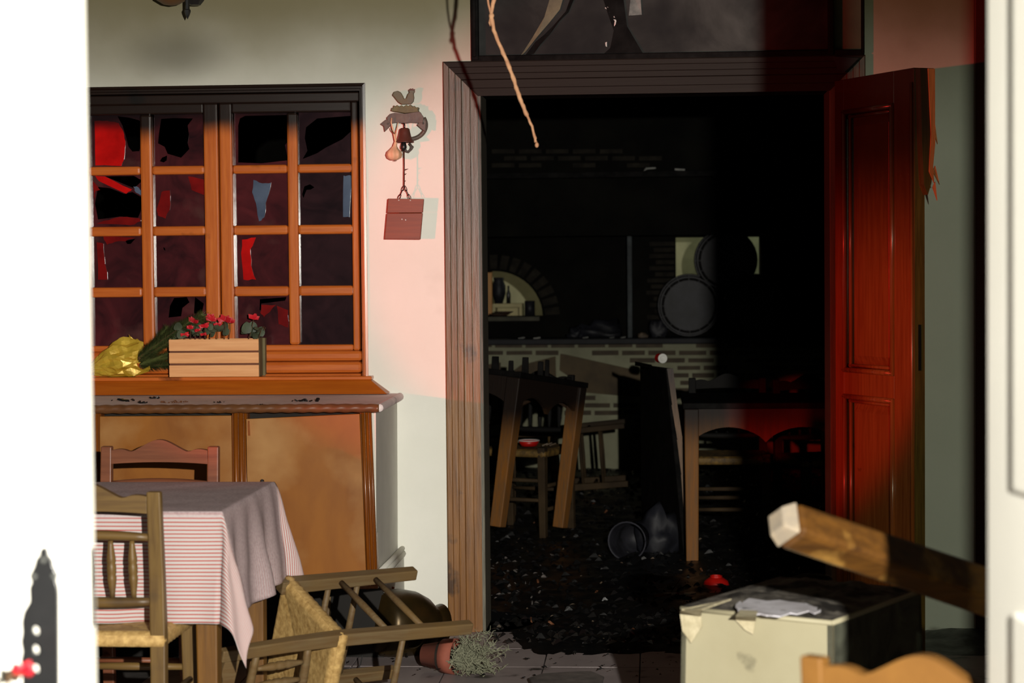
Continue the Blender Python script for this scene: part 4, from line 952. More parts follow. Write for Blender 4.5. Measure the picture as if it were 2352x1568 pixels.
herb(c0, lambda: (random.gauss(1098, 24), random.uniform(1462, 1560)), he, 'twig', 60, .0024)
herb(c0, lambda: random.choice([(1170, 1490), (1150, 1545), (1130, 1455), (1120, 1452), (1060, 1560), (1045, 1563)]), he, 'twig', 10, .0018)
for nm, pa, pb, w, h, m_, lab in (
    ('wood_plank', (872, 1424, -.40), (893, 1345, -.36), .045, .012, sill_wood, 'short orange board leaning on the wall behind the toppled chair'),
    ('wood_lath', (782, 1452, -.50), (795, 1385, -.48), .016, .010, label_m, 'narrow white slat standing between the rungs of the toppled chair'),
    ('wood_offcut', (846, 1450, -.45), (852, 1340, -.42), .05, .03, cab_wood, 'brown wooden leg piece upright behind the toppled chair'),
    ('wood_offcut', (742, 1470, -.55), (752, 1370, -.5), .03, .03, chair_m, 'thin olive chair leg standing under the sideboard door')):
    a, b = at(*pa), at(*pb)
    tt = (a.z - .002) / max(1e-4, (b.z - a.z)); a2 = a - (b - a) * tt
    tag(MB().beam(a2, b, w, h, (0, 1, 0)).build(nm, m_, None, bevel=.002), lab, 'wood piece')
wire = [at(x, y, -.78) for x, y in ((832, 1505), (828, 1525), (820, 1538), (806, 1552), (790, 1570), (770, 1600))]
for p_ in wire: p_.z = max(p_.z, .004)
tag(MB().tube(wire, .0022, 5).build('burnt_wire', iron), 'thin dark twisted wire hanging under the toppled chair', 'wire')

# ------------------------------------------------------------------ cream box at the right, leg, foreground flower
bx_ = thing('cream_box', 'cream metal cabinet box with burnt sooty top in the right foreground', 'box', (.3, -2.8, 0))
ZB = .60
fl0 = Vector((.062, -2.985, 0)); fr0 = Vector((.385, -3.17, 0)); dv = (fr0 - fl0); dn = Vector((-dv.y, dv.x, 0)).normalized() * .50
c4 = [fl0, fr0, fr0 + dn, fl0 + dn]; ctr = sum(c4, Vector()) / 4
def bc_(k, z, g=1.0): return ctr + (c4[k] - ctr) * g + Vector((0, 0, z))
fg = 1.045
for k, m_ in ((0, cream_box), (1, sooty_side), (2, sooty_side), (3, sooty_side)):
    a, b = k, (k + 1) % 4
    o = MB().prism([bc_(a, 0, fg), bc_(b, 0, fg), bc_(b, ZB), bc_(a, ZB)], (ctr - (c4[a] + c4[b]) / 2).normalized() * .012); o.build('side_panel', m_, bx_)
MB().prism([bc_(k, ZB - .004) for k in range(4)], (0, 0, .012)).build('lid', burnt_top, bx_, bevel=.003)
for a, b in ((0, 1), (1, 2)):
    MB().tube([bc_(a, ZB + .002, 1.005), bc_(b, ZB + .002, 1.005)], .006, 8).build('rim', cream_box, bx_, smooth=True)
# burnt crust and ash heaped on the lid
cm = MB(); n = 44
for i in range(n + 1):
    for j in range(n + 1):
        u, v = i / n, j / n; p = c4[0].lerp(c4[1], .03 + .94 * u) + dn * (.03 + .94 * v); e = min(u, 1 - u, v, 1 - v)
        h = max(0, .014 * min(1, e * 8) * (noise.noise(Vector((u * 5, v * 5, 1))) + .55) + .005 * noise.noise(Vector((u * 21, v * 21, 4))))
        cm.v.append(p + Vector((0, 0, ZB + .0085 + h)))
for i in range(n):
    for j in range(n): cm.f.append((i * (n + 1) + j, (i + 1) * (n + 1) + j, (i + 1) * (n + 1) + j + 1, i * (n + 1) + j + 1))
cm.build('burnt_crust', burnt_top, bx_, smooth=True)
ao = MB(); pts = [(1690, 1390), (1720, 1376), (1790, 1380), (1870, 1396), (1885, 1405), (1830, 1412), (1760, 1415), (1700, 1405)]
ao.prism([atz(x, y, ZB + .020) for x, y in jag(pts, 5, 4)], (0, 0, .003))
tag(ao.build('ash_patch', ash_white, None), 'patch of white ash on the lid of the cream box', 'ash')
def lace(pts, lab, m_=lace_m):
    mb = MB(); top = [atz(x, y, ZB + .024) for x, y in pts[0]]; fn = dv.cross(Vector((0, 0, 1))).normalized()
    if fn.y > 0: fn = -fn
    def onface(x, y):
        v = FD + RT * ((x - 1176) / F) - UP * ((y - 784) / F); o_ = fl0 + fn * .012; n_ = fn; t = (o_ - CAM).dot(n_) / v.dot(n_); return CAM + v * t
    low = [onface(x, y) for x, y in pts[1]]
    mb.add(top + low, [tuple(range(len(top))), tuple(range(len(top), len(top) + len(low)))])
    k = len(top); mb.f.append((k - 1, k - 2, k + 1, k)) if len(low) > 1 else None
    o_ = mb.build('crochet_scrap', m_, None, solid=.004)
    return tag(o_, lab, 'crochet cloth', 'crochet scraps on the cream box')
lace([[(1640, 1385), (1680, 1376), (1612, 1400), (1566, 1400)], [(1562, 1404), (1610, 1414), (1612, 1440), (1588, 1476), (1568, 1448)]], 'torn cream crochet scrap over the left corner of the cream box')
lace([[(1700, 1402), (1740, 1404), (1736, 1416), (1690, 1414)], [(1690, 1422), (1736, 1425), (1730, 1456), (1712, 1446)]], 'small brown crochet point hanging over the front edge of the cream box')
bw = thing('charred_heap', 'rounded charred bundle lying behind the lid of the cream box', 'debris', atz(1870, 1340, .62))
mb = MB()
for k in range(14):
    an = random.uniform(0, PI); c = at(1862 + random.uniform(-16, 16), 1342 + random.uniform(-4, 8), -2.55)
    r = random.uniform(.02, .045); mb.tube([c + Vector((r * math.cos(t), random.uniform(-.01, .01), r * .55 * math.sin(t))) for t in [PI * q_ / 8 for q_ in range(9)]], .004, 5)
mb.build('strands', mat('char_strands', rgb(58, 44, 30), rgb(26, 20, 16), 20, rough=.7), bw)
# tipped table whose single leg points into the doorway
tt = thing('tipped_table', 'worn table tipped on its side with square leg jutting in at lower right', 'table', (.85, -3.9, 0))
A = at(1782, 1196, -3.96); Bp = at(2238, 1350, -3.72); dirv = (Bp - A).normalized(); A2 = A; E2 = A + dirv * .70
legm = MB(); lw = .066; sidev = dirv.cross(Vector((0, 0, 1))).normalized(); upv = sidev.cross(dirv); ca = math.radians(34)
s1 = sidev * math.cos(ca) + upv * math.sin(ca); s2 = -sidev * math.sin(ca) + upv * math.cos(ca)
def ring4(c, w): return [c + s1 * a * w / 2 + s2 * b * w / 2 for a, b in ((-1, -1), (1, -1), (1, 1), (-1, 1))]
o = MB().hexa(ring4(A + dirv * .028, lw) + ring4(E2, lw * 1.12)); o.build('leg', leg_old, tt, bevel=.012)
MB().hexa(ring4(A, lw * .62) + ring4(A + dirv * .027, lw * .985)).build('leg_tip', leg_end, tt, bevel=.004)
tpl = dirv * .03
top_c = E2 + dirv * .015; hN = Vector((dirv.y, -dirv.x, 0)).normalized(); vN = hN.cross(dirv); vN = vN if vN.z > 0 else -vN
def tp4(c): return [c + hN * a + vN * b for a, b in ((-.10, .06), (.42, .06), (.42, -.63), (-.10, -.63))]
mbt = MB().hexa(tp4(top_c) + tp4(top_c + tpl))
mn = min(v.z for v in mbt.v)
for v in mbt.v: v.z = max(v.z, .0)
mbt.build('table_top', leg_old, tt, bevel=.004)
a2 = A + dirv * .0 - vN * .5 + hN * .02
# red flower by the entrance at lower left
fw = thing('red_flower', 'blurred red flower on a stem at the lower left corner', 'flower', at(40, 1600, DY - .12))
fc = at(52, 1548, DY - .12)
MB().tube([Vector((fc.x - .02, fc.y, .0)), fc + Vector((-.022, 0, -.25)), fc + Vector((-.018, 0, .002)), fc + Vector((-.012, 0, -.004)), fc], .0025, 6).build('stem', twig_m, fw)
for k in range(7):
    a = k * .9; d = Vector((math.cos(a) * .7, math.sin(a) * .4, .5 + .4 * math.sin(k * 2))).normalized(); sdv = d.cross(Vector((0, 1, 0))).normalized(); L = .020
    MB().add([fc, fc + d * L * .5 + sdv * L * .4, fc + d * L, fc + d * L * .5 - sdv * L * .4, fc + d * L * .5 + Vector((0, -.005, 0))], [(0, 1, 4), (1, 2, 4), (2, 3, 4), (3, 0, 4)]).build('petal', petal_m, fw, smooth=True)

# ------------------------------------------------------------------ the burnt room
BY = 6.0                                       # face of the brick counter wall
bwl = struct('wall_kitchen', MB().box(-3.1, 2.6, BY, BY + .22, 0, .86), plaster_low, 'low counter wall of bricks and stones in smoke-stained plaster')
st_polys = [[(1166, 862), (1196, 838), (1276, 818), (1278, 900), (1270, 938), (1210, 940), (1168, 925)], [(1287, 812), (1300, 814), (1470, 852), (1474, 905), (1466, 912), (1330, 900), (1318, 872), (1285, 850)], [(1112, 838), (1150, 832), (1150, 880), (1112, 884)]]
def inpoly(x, y, P):
    r = False
    for i in range(len(P)):
        a, b = P[i], P[i - 1]
        if (a[1] > y) != (b[1] > y) and x < (b[0] - a[0]) * (y - a[1]) / (b[1] - a[1]) + a[0]: r = not r
    return r
for P in st_polys:
    MB().prism([at(x, y, BY - .006) for x, y in P], (0, .02, 0)).build('stone', stone_m, bwl, bevel=.003)
bks = MB().box(-.5, .5, -.012, .01, -.5, .5)
b0_ = None
row = 0; y = 793
while y < 1010:
    x = 1010 + (34 if row % 2 else 0) + random.uniform(-6, 6)
    while x < 1990:
        Lb = random.uniform(56, 72); xa_, xb_ = x, x + Lb - 8
        keep = not any(inpoly(q, y + d_, P) for P in st_polys for q in (xa_, (xa_ + xb_) / 2, xb_) for d_ in (-6, 6)) and random.random() > (.12 if y < 850 else (.3 if y < 960 else .75))
        if keep:
            a, b = at(xa_, y, BY), at(xb_, y, BY); hgt = random.uniform(.026, .032)
            if b0_ is None: b0_ = bks.build('brick', brick_m, bwl); o = b0_
            else: o = b0_.copy(); COL.objects.link(o)
            o.location = ((a.x + b.x) / 2, BY, a.z); o.scale = (b.x - a.x, random.uniform(.4, 1), hgt); o.rotation_euler = (0, random.uniform(-.01, .01), 0)
        x += Lb
    y += 17.2; row += 1
ctz = .90
struct('trim_6', MB().box(-3.1, 2.6, BY - .07, BY + .42, .86, ctz), mat('counter_char', rgb(24, 25, 29), rgb(10, 10, 12), 8, rough=.6, spec=.2, bump=.3, coord='World'), 'black charred counter slab on top of the brick wall', 'counter', bevel=.006)
# upper wall with arched hatch and square hatch behind the barrels
UY = BY + .30
def ux(px, py=700): return at(px, py, UY).x
def uz(py, px=1400): return at(px, py, UY).z
acx, acz, arx, arz = ux(1135), uz(725), ux(1246) - ux(1135), uz(620) - uz(725)
hx0, hx1, hz0, hz1 = ux(1553), ux(1748), uz(655), uz(546)
outer = [(-3.1, ctz), (2.6, ctz), (2.6, 2.95), (-3.1, 2.95)]
arch = [(acx + arx * math.cos(t), acz + arz * math.sin(t)) for t in [PI * k / 24 for k in range(25)]]
V3 = lambda l: [Vector((x, UY, z)) for x, z in l]
upw = struct('wall_upper', MB().prism(V3(outer), (0, .25, 0), [V3(arch), V3([(hx0, hz0), (hx1, hz0), (hx1, hz1), (hx0, hz1)])]), plaster_char, 'blackened upper wall with an arched hatch and a square hatch')
for k in range(17):
    t = PI * (k + .5) / 17; r0 = 1.05; r1 = 1.36
    def ap(f, tt_): return Vector((acx + arx * f * math.cos(tt_), UY - .015, acz + arz * f * math.sin(tt_)))
    dt = .066
    MB().prism([ap(r0, t - dt), ap(r1, t - dt * .95), ap(r1, t + dt * .95), ap(r0, t + dt)], (0, .03, 0)).build('arch_brick', brick_d, upw)
MB().box(ux(1100), ux(1240), UY - .06, UY + .26, acz - .03, acz + .0).build('hatch_sill', mat('hatch_sill', rgb(74, 72, 58), rgb(44, 42, 36), 9, rough=.8, coord='World'), upw, bevel=.003)
for yy in range(560, 770, 14):
    for side in (0, 1):
        xa_ = 1490 + random.uniform(-6, 6) + (10 if (yy // 14) % 2 else 0); a, b = at(xa_, yy, UY), at(1549, yy, UY)
        if side: continue
        MB().box(a.x, b.x, UY - .012, UY + .01, a.z - .014, a.z + .014).build('brick', brick_d, upw)
kw = struct('wall_behind', MB().box(-3.1, 2.6, 9.3, 9.5, 0, 2.95), plaster_kit, 'pale kitchen wall glimpsed through the hatches')
# hood above the counter
hood = thing('range_hood', 'black charred hood beam hanging over the counter', 'hood', (0, 5.8, 1.62))
hz = at(1400, 541, 5.75).z
MB().box(-3.09, 2.59, 5.72, UY - .002, hz, 2.94).build('hood_body', plaster_char, hood)
MB().box(-3.09, 2.59, 5.62, 5.72, at(1400, 408, 5.65).z, at(1400, 394, 5.65).z).build('hood_shelf', char_wood, hood, bevel=.004)
for r_, yy in enumerate((348, 364, 380)):
    for k in range(6):
        x = 1130 + k * 62 + (28 if r_ % 2 else 0); a, b = at(x, yy, 5.72), at(x + 52, yy, 5.72)
        if random.random() < .25: continue
        MB().box(a.x, b.x, 5.708, 5.73, a.z - .014, a.z + .014).build('brick', brick_d, hood)
for pts, lab in (([(1478, 386), (1484, 378), (1506, 377), (1506, 380), (1486, 382)], 'small pale bracket of metal gleaming on the hood shelf'), ([(1550, 386), (1573, 387), (1573, 391), (1550, 390)], 'small flat pale strip lying on the hood shelf')):
    P = [at(x, y, 5.66) for x, y in pts]; dz = at(1400, 394, 5.65).z + .0005 - min(p.z for p in P)
    for p in P: p.z += dz
    tag(MB().prism(P, (0, .012, 0)).build('metal_scrap', pale_metal), lab, 'scrap')
po = MB().box(at(1441, 650, BY + .05).x, at(1452, 650, BY + .05).x, BY + .03, BY + .07, ctz, hz)
tag(po.build('steel_post', pale_metal if False else mat('steel_post', rgb(58, 64, 66), rgb(26, 30, 32), 12, rough=.6, spec=.2, coord='World'), None, bevel=.003), 'thin grey upright post between counter and hood', 'post')
# kitchen things in the arched hatch
kp = MB().box(at(1118, 660, 7.0).x, at(1130, 660, 7.0).x, 7.0, 7.06, 0, 2.4)
tag(kp.build('kitchen_post', post_m, None, bevel=.003), 'warm lit wooden post seen through the arched hatch', 'post')
sh = thing('kitchen_shelf', 'pale shelf unit seen through the arched hatch', 'shelf', (at(1165, 700, 7.0).x, 7.05, 0))
szz = at(1165, 706, 7.0).z
MB().box(at(1131, 700, 7.0).x, at(1200, 700, 7.0).x, 7.0, 7.2, szz - .0, szz + .028).build('shelf_board', shelf_m, sh, bevel=.002)
MB().box(at(1131, 700, 7.0).x, at(1200, 700, 7.0).x, 7.19, 7.2, 0, szz).build('back_board', shelf_m, sh)
for xx in (1131, 1192): MB().box(at(xx, 700, 7.0).x, at(xx + 7, 700, 7.0).x, 7.0, 7.19, 0, szz).build('upright', shelf_m, sh)
ur = at(1146, 696, 7.1); ur.z = szz + .028
sv = 1.0
MB_u = MB().lathe([(.0001, 0), (.028, .0), (.05, .07), (.05, .13), (.036, .165), (.04, .19), (.03, .19), (.0001, .15)], 18, T(ur))
tag(MB_u.build('kitchen_jug', char_metal, None, smooth=True), 'dark glazed jug on the kitchen shelf in the arched hatch', 'jug')
bt = at(1168, 696, 7.1); bt.z = szz + .028
tag(MB().lathe([(.0001, 0), (.016, 0), (.016, .07), (.007, .1), (.007, .13), (.0001, .13)], 14, T(bt)).build('bottle', iron, None, smooth=True), 'small dark bottle beside the jug on the kitchen shelf', 'bottle')
for k, (a, b) in enumerate(((1134, 1180), (1122, 1172))):
    c = at((a + b) / 2, 727, UY + .12); c.z = acz + .001 + (.016 if k == 0 else 0); r = (at(b, 727, UY).x - at(a, 727, UY).x) / 2
    tag(MB().lathe([(.0001, .0), (r * .6, 0), (r, .013), (r, .016), (r * .6, .005), (.0001, .005)], 22, T(c)).build('plate', mat('dark_plate', rgb(80, 58, 46), rgb(50, 36, 30), 8, rough=.4), None, smooth=True), ('upper' if k == 0 else 'lower') + ' brown plate of the small stack on the hatch sill', 'plate', 'plates on the hatch sill')
c = at(1217, 727, UY + .1); c.z = acz + .001
tag(MB().lathe([(.0001, 0), (.036, 0), (.036, .105), (.033, .105), (.033, .01), (.0001, .01)], 20, T(c)).build('tin_canister', char_metal, None, smooth=True), 'dark tin canister at the right foot of the arched hatch', 'canister')
# barrels: two below, one stacked on top
def barrel(cx, cy, label, R=.155):
    c = at(cx, cy, BY + .0); t = thing('wine_barrel', label, 'barrel', (c.x, BY + .12, c.z - R), group='charred wine barrels on the counter')
    M0 = T(Vector((c.x, BY - .06, c.z))) @ Matrix.Rotation(-PI / 2, 4, 'X')
    n = 16
    for k in range(n):
        a0, a1 = 2 * PI * k / n, 2 * PI * (k + .94) / n; mb = MB(); cs_ = []
        for z, r in ((0, R * .86), (.08, R * .95), (.16, R), (.24, R * .95), (.32, R * .86)):
            for rr in (r, r - .014):
                for a in (a0, (a0 + a1) / 2, a1): cs_.append(M0 @ Vector((rr * math.cos(a), rr * math.sin(a), z)))
        mb.v = cs_
        for i in range(4):
            o_ = i * 6
            for q_ in ((0, 1, 7, 6), (1, 2, 8, 7), (4, 3, 9, 10), (5, 4, 10, 11), (3, 0, 6, 9), (2, 5, 11, 8)): mb.f.append(tuple(o_ + v for v in q_))
        mb.f += [(0, 3, 4, 1), (1, 4, 5, 2), (24, 25, 28, 27), (25, 26, 29, 28)]
        mb.build('stave', char_wood, t)
    MB().lathe([(.0001, .02), (R * .80, .02), (R * .80, .035), (.0001, .035)], 28, M0).build('head', mat('barrel_head', rgb(9, 8, 8), rgb(4, 4, 4), 8, st=GX, rough=.9, spec=0, bump=.4, coord='World'), t)
    for z, r in ((.025, R * .90), (.09, R * .965), (.23, R * .965)):
        MB().lathe([(r, z - .012), (r + .004, z - .012), (r + .004, z + .012), (r, z + .012)], 32, M0).build('hoop', char_metal, t, smooth=False)
    return t
zc = at(1583, 701, BY).z
Rb = zc - ctz
barrel(1583, 701, 'charred wine barrel at the lower left of the barrel stack', Rb * .98)
barrel(1583 + Rb * 2 * 340 + 5, 701, 'charred wine barrel at the lower right of the barrel stack', Rb * .98)
barrel(1668, 597, 'charred wine barrel on top of the barrel stack', Rb * .99)
c = at(1600, 640, UY + .2); c.z = hz0 + .0005
tag(MB().lathe([(.0001, 0), (.02, 0), (.026, .05), (.023, .05), (.018, .005), (.0001, .005)], 16, T(c)).build('blue_cup', blue_plastic, None, smooth=True), 'small bright blue cup in the hatch beside the top barrel', 'cup')
# burnt lumps on the counter
def lump(name, px, py, Y, w, h, m_, lab, z, cat='debris', dep=None):
    bm = bmesh.new(); bmesh.ops.create_icosphere(bm, subdivisions=3, radius=1); me = bpy.data.meshes.new(name); c = at(px, py, Y); c.z = z
    for v in bm.verts:
        s = 1 + .5 * noise.noise(v.co * 1.6 + Vector((px, 0, 0))) + .2 * noise.noise(v.co * 5 + Vector((0, px, 0)))
        v.co = Vector((v.co.x * w * s, v.co.y * (dep or w * .5) * s, max(0, (v.co.z + .5)) * h * s * .67))
    bm.to_mesh(me); bm.free(); me.materials.append(m_)
    for p in me.polygons: p.use_smooth = True
    o = bpy.data.objects.new(name, me); COL.objects.link(o); o.location = c; XF[o] = T(c); return tag(o, lab, cat)
lump('charred_heap', 1375, 768, BY + .12, .17, .11, bag_m, 'long black melted heap on the counter left of the grey post', ctz)
lump('charred_heap', 1320, 768, BY + .05, .05, .07, bag_m, 'small black melted lump at the left end of the counter heap', ctz)
lump('paper_scrap', 1476, 765, BY + .05, .035, .03, debris_p, 'pale crumpled scrap on the counter right of the grey post', ctz, 'scrap')
lump('charred_pot', 1512, 765, BY + .1, .06, .12, char_metal, 'dark scorched pot on the counter before the barrels', ctz, 'pot')
for k, (px, py) in enumerate(((1400, 757), (1190, 766), (1225, 767), (1338, 766), (1425, 735))):
    c = at(px, 770, BY - .02 + .03 * (k % 2)); c.z = ctz + .001
    mb = MB(); mb.beam(c, c + Vector((random.uniform(.02, .05), .01, .006)), .01, .008)
    tag(mb.build('metal_scrap', pale_metal), ['thin pale scrap before the black heap on the counter', 'thin pale scrap under the arched hatch, left of two', 'thin pale scrap under the arched hatch, right of two', 'pale scrap at the left foot of the black heap', 'pale scrap beside the grey post on the counter'][k], 'scrap')

# charred tables
t2M = T((-.905, 2.331, .142)) @ Euler((.087, .124, 1.15), 'XYZ').to_matrix().to_4x4()
t2 = make_table('charred_table', 'scorched table tilted up on the left of the burnt room', t2M, .74, .74, .74, .072, chgT, char_wood, True, grp='charred tables', inset=.04)
t3 = make_table('charred_table', 'scorched table standing upright right of the leaning black tabletop', T((.515, 2.05, 0)), .76, .74, .752, .068, chgT, char_wood, True, grp='charred tables', inset=.04)
pn = thing('burnt_tabletop', 'tall black charred tabletop on edge with pale split edge in burnt room', 'tabletop', (.1, 2.0, 0))
p0_, p1_ = atz(1588, 1283, 0), Vector((-.03, 2.55, 0)); q0 = at(1546, 846, p0_.y + .02); q1 = at(1486, 838, 2.5)
th_ = Vector((.035, .004, 0))
MB().hexa([p0_ - th_, p0_, p1_, p1_ - th_, q0 - th_, q0, q1, q1 - th_]).build('slab', char_wood, pn, bevel=.004)
ed = [(1546, 846), (1556, 930), (1568, 1010), (1577, 1090), (1583, 1180), (1588, 1282)]
mb = MB()
for (xa_, ya_), (xb_, yb_) in zip(ed, ed[1:]):
    ta, tb = (ya_ - 846) / 437, (yb_ - 846) / 437; Ya, Yb = q0.y + (p0_.y - q0.y) * ta - .012, q0.y + (p0_.y - q0.y) * tb - .012
    wa, wb_ = 12 + 2 * (1 - ta), 12
    mb.hexa([at(xa_ - wa, ya_, Ya), at(xa_, ya_, Ya), at(xb_, yb_, Yb), at(xb_ - wb_, yb_, Yb)] + [at(xa_ - wa, ya_, Ya) + Vector((0, .012, 0)), at(xa_, ya_, Ya) + Vector((0, .012, 0)), at(xb_, yb_, Yb) + Vector((0, .012, 0)), at(xb_ - wb_, yb_, Yb) + Vector((0, .012, 0))])
for v in mb.v: v.z = max(v.z, .001)
mb.build('split_edge', mat('split_edge', rgb(132, 104, 82), rgb(96, 80, 66), 8, st=GZ, rough=.7, coord='World', soot=(.62, .9, .8, .1, rgb(46, 44, 46))), pn)
MB().hexa([q1 + Vector((-.06, -.03, 0)), q0 + Vector((-.10, -.02, .0)), q0 + Vector((-.10, .05, 0)), q1 + Vector((-.06, .05, 0)), q1 + Vector((-.06, -.03, .016)), q0 + Vector((-.10, -.02, .016)), q0 + Vector((-.10, .05, .016)), q1 + Vector((-.06, .05, .016))]).build('ledge', char_wood, pn)
cn = at(1522, 826, 2.1); cn.z = max(q0.z, q1.z) + .016 + .024
can = thing('tin_can', 'scorched tin can with white end lying on top of the leaning black tabletop', 'can', cn)
M_ = T(cn) @ Vector((.35, -1, 0)).to_track_quat('Z', 'Y').to_matrix().to_4x4()
MB().lathe([(.0001, -.05), (.023, -.05), (.023, .0), (.0001, 0)], 20, M_).build('body', red_plastic, can, smooth=False)
MB().lathe([(.0001, .002), (.010, .002), (.012, .004), (.021, .004), (.0235, .002), (.0235, -.002), (.0001, -.002)], 20, M_).build('end', label_m, can)

# charred chairs
CM = {'chair_wood': char_chair, 'chair_wood_cross': char_chair, 'rush': rush_d}
GB = 'charred chairs in the burnt room'
dup(ch1, label='charred chair with straw-coloured rush seat under the tilted scorched table', group=GB, mtx=T((-.66, 2.78, 0)) @ RZ(158), mats=CM)
dup(ch1, label='charred chair tucked under the upright scorched table, left of two', group=GB, mtx=T((.37, 2.35, 0)) @ RZ(180), mats=CM)
dup(ch1, label='charred chair tucked under the upright scorched table, right of two', group=GB, mtx=T((.83, 2.25, 0)) @ RZ(200), mats=CM)
dup(ch1, label='charred chair lying on its side before the brick counter', group=GB, mtx=T((-.16, 4.5, .26)) @ Matrix.Rotation(math.radians(-94), 4, 'Y') @ Matrix.Rotation(math.radians(90), 4, 'Z'), mats=CM)
dup(ch1, label='charred chair with burnt-off posts behind the tilted scorched table', group=GB, mtx=T((-.98, 3.55, 0)) @ RZ(10), mats=CM)
# stumps of burnt rails sticking up behind the tilted table
for k, (px, yt, w) in enumerate(((1136, 818, 20), (1172, 828, 14), (1205, 820, 18), (1240, 830, 16), (1255, 826, 12), (1305, 866, 14))):
    a, b = at(px, 900, 2.62), at(px + 2, yt, 2.62)
    a = at(px, 868 if px < 1280 else 905, 2.62)
    mb = MB().beam(a - Vector((0, 0, .06)), b, w / 455, .03, (0, 1, 0), w / 455 * .8, .022); mb.build('burnt_stump', char_wood, t2, bevel=.003)
# bits on the chair seat
c = at(1215, 1030, 2.72); c.z = .4635
rs = thing('red_dish', 'red plastic dish with pale rim on the charred chair seat', 'dish', c)
MB().lathe([(.0001, 0), (.04, 0), (.055, .028), (.052, .028), (.038, .004), (.0001, .004)], 22, T(c)).build('bowl', red_plastic, rs, smooth=True)
MB().tube([c + Vector((.054 * math.cos(t), .054 * math.sin(t), .029)) for t in [2 * PI * k / 20 for k in range(21)]], .0025, 6).build('rim', label_m, rs)
for k, (dx, dy) in enumerate(((.07, -.04), (.09, .0), (.11, -.03))):
    p = c + Vector((dx, dy, .005)); tag(MB().beam(p, p + Vector((.03, -.01 * k, .012)), .01, .006).build('charred_bits', debris_p), ['curled pale strip nearest the red dish on the chair seat', 'curled pale strip in the middle of the charred chair seat', 'curled pale strip farthest right on the charred chair seat'][k], 'debris', 'curled strips on the chair seat')
# bucket and bag
bk = thing('metal_bucket', 'dark metal bucket lying on the charred floor with open mouth forward', 'bucket', atz(1440, 1290, 0))
cb = atz(1440, 1292, 0) + Vector((0, .05, .094)); q = Vector((-.25, -1, .04)).to_track_quat('Z', 'Y').to_matrix().to_4x4()
MB().lathe([(.0001, -.24), (.066, -.24), (.088, -.01), (.092, 0), (.088, 0), (.083, -.01), (.062, -.23), (.0001, -.23)], 30, T(cb) @ q).build('body', char_metal, bk, smooth=True)
MB().tube([cb + q.to_3x3() @ Vector((.09 * math.cos(t), .09 * math.sin(t), .0)) for t in [2 * PI * k / 28 for k in range(29)]], .0042, 6).build('rim', mat('rim_metal', rgb(60, 60, 68), rgb(26, 26, 30), 9, rough=.5, spec=.2), bk, smooth=True)
lump('plastic_bag', 1510, 1280, atz(1530, 1285, 0).y + .10, .10, .20, bag_m, 'crumpled black plastic bag beside the metal bucket', .0, 'bag')
c = atz(1645, 1352, 0); rbw = thing('red_bowl', 'upturned red bowl on the charred floor behind the cream box', 'bowl', c)
MB().lathe([(.0001, .052), (.028, .05), (.05, .035), (.062, .0), (.058, 0), (.045, .03), (.0001, .046)], 26, T(c)).build('bowl', red_plastic, rbw, smooth=True)
MB().lathe([(.026, .05), (.026, .058), (.022, .058), (.022, .05)], 20, T(c)).build('foot_ring', red_plastic, rbw)

# scraps one can pick out on the burnt floor
scr = [((1450, 1115), (1490, 1100), 'pale_stick', 'pale stick lying near the brick wall, upper of two', pale_metal), ((1450, 1120), (1500, 1123), 'pale_stick', 'pale stick lying near the brick wall, lower of two', pale_metal),
       ((1540, 1362), (1562, 1330), 'brown_leaf', 'curled brown scrap standing left of the red bowl', debris_b), ((1510, 1370), (1545, 1362), 'brown_leaf', 'flat brown scrap on the floor left of the cream box', debris_b),
       ((1528, 1366), (1550, 1362), 'paper_scrap', 'white paper scrap between the brown scraps', label_m), ((1580, 1366), (1592, 1362), 'paper_scrap', 'white paper scrap right of the brown scraps', label_m),
       ((1600, 1385), (1618, 1372), 'paper_scrap', 'grey paper scrap at the corner behind the cream box', pale_metal)]
for (xa_, ya_), (xb_, yb_), nm, lab, m_ in scr:
    a, b = atz(xa_, ya_, .03), atz(xb_, yb_, .03)
    if 'standing' in lab: b = at(xb_, yb_, a.y)
    d = (b - a); s_ = d.cross(Vector((0, 0, 1))).normalized() * .018
    if nm == 'pale_stick': mb = MB().tube([a, a.lerp(b, .5) + Vector((0, 0, .01)), b], .007, 6)
    else: mb = MB().prism([a - s_, a.lerp(b, .4) - s_ * 1.3, b - s_ * .4, b + s_ * .6, a.lerp(b, .6) + s_ * 1.2, a + s_ * .7], Vector((0, 0, .006)) if 'standing' not in lab else Vector((0, .006, 0)))
    tag(mb.build(nm, m_), lab, 'scrap')

# rubble: uneven crust and thousands of small fragments nobody could count
rm = MB(); nx, ny = 120, 230
X0, X1, Y0, Y1 = -1.6, 1.7, -.62, 6.0
for j in range(ny + 1):
    for i in range(nx + 1):
        x = X0 + (X1 - X0) * i / nx; y = Y0 + (Y1 - Y0) * j / ny
        e = noise.noise(Vector((x * 3, y * 3, 0))) * .5 + noise.noise(Vector((x * 9, y * 9, 2))) * .35 + noise.noise(Vector((x * 28, y * 28, 5))) * .25
        k = 1.0
        if y < .3:
            inside = min(1, max(0, (y + .62) / .5)) * min(1, max(0, (x + .62 + .4 * noise.noise(Vector((x * 2, y * 2, 9)))) / .2)) * min(1, max(0, (1.5 - x) / .3)); k = inside
        if y > -.02 and y < .26: k *= 1 if DX0 + .02 < x < DX1 - .02 else 0
        h = k * (.022 + .030 * e) - (1 - k) * .008
        rm.v.append(Vector((x, y, h - .004)))
for j in range(ny):
    for i in range(nx): rm.f.append((j * (nx + 1) + i, j * (nx + 1) + i + 1, (j + 1) * (nx + 1) + i + 1, (j + 1) * (nx + 1) + i))
tag(rm.build('charred_rubble', ash_m, None, smooth=True), 'wet black crust of ash and char covering the burnt room floor', 'rubble', kind='stuff')
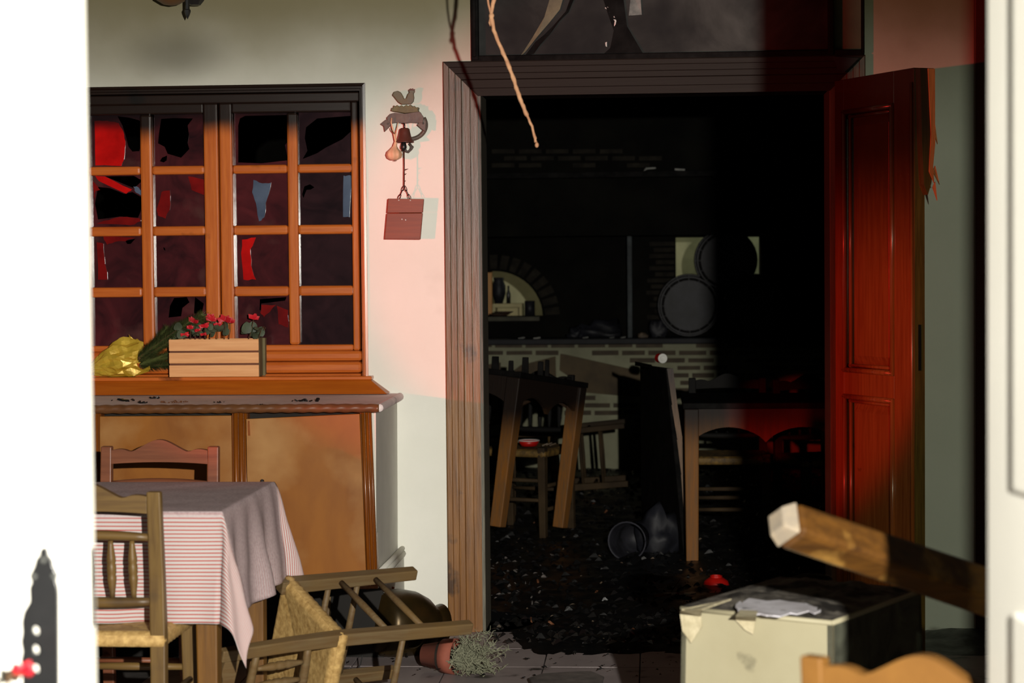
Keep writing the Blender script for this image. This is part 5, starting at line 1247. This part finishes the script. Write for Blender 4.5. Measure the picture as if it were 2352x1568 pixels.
def frags(cnt, m_, name, lab, smin, smax, area, flat=.5):
    mb = MB()
    for k in range(cnt):
        x, y = area(); s = random.uniform(smin, smax); a = random.uniform(0, 6.3); e = noise.noise(Vector((x * 3, y * 3, 0))) * .5 + noise.noise(Vector((x * 9, y * 9, 2))) * .35
        c = Vector((x, y, max(.004, .020 + .030 * e))); d = Vector((math.cos(a) * s, math.sin(a) * s, random.uniform(-.4, .8) * s * flat)); n_ = Vector((-math.sin(a), math.cos(a), random.uniform(-.4, .4))) * s * random.uniform(.2, .6); u_ = Vector((0, 0, s * random.uniform(.1, .4)))
        mb.add([c - d * .5 - n_ * .5, c + d * .5 - n_ * .4, c + d * .45 + n_ * .5, c - d * .4 + n_ * .4, c + u_, c + u_ + d * .2], [(0, 1, 2, 3), (0, 1, 5, 4), (1, 2, 5), (2, 3, 4, 5), (3, 0, 4)])
    return tag(mb.build(name, m_, None), lab, 'rubble', kind='stuff')
def area_room():
    y = random.uniform(-.35, 5.8); 
    return (random.uniform(-.6, .66), y) if y < .3 else (random.uniform(-1.4, 1.5), y)
frags(5200, debris_m, 'char_fragments', 'black char fragments strewn over the burnt floor', .008, .05, area_room)
frags(190, debris_p, 'ash_fragments', 'pale ash flakes scattered over the burnt floor', .006, .026, area_room, .8)
frags(60, debris_b, 'wood_fragments', 'brown wood chips scattered over the burnt floor', .010, .035, area_room, .8)
frags(60, ash_pale, 'ash_fragments', 'grey ash flakes heaped inside the doorway at left', .012, .03, lambda: (random.uniform(-.9, -.45), random.uniform(.5, 1.9)), .8)
frags(160, debris_m, 'char_fragments', 'black crumbs scattered on the tiles before the doorway', .004, .018, lambda: (random.uniform(-1.1, .2), random.uniform(-.95, -.2)), .5)
tag(MB().prism([atz(x, y, .022) for x, y in ((1215, 1562), (1240, 1554), (1300, 1550), (1360, 1548), (1388, 1560), (1380, 1590), (1230, 1590))], (0, 0, .012)).build('ash_patch', ash_pale, None, bevel=.006), 'pale grey ash patch on the floor at the bottom of the doorway', 'ash')
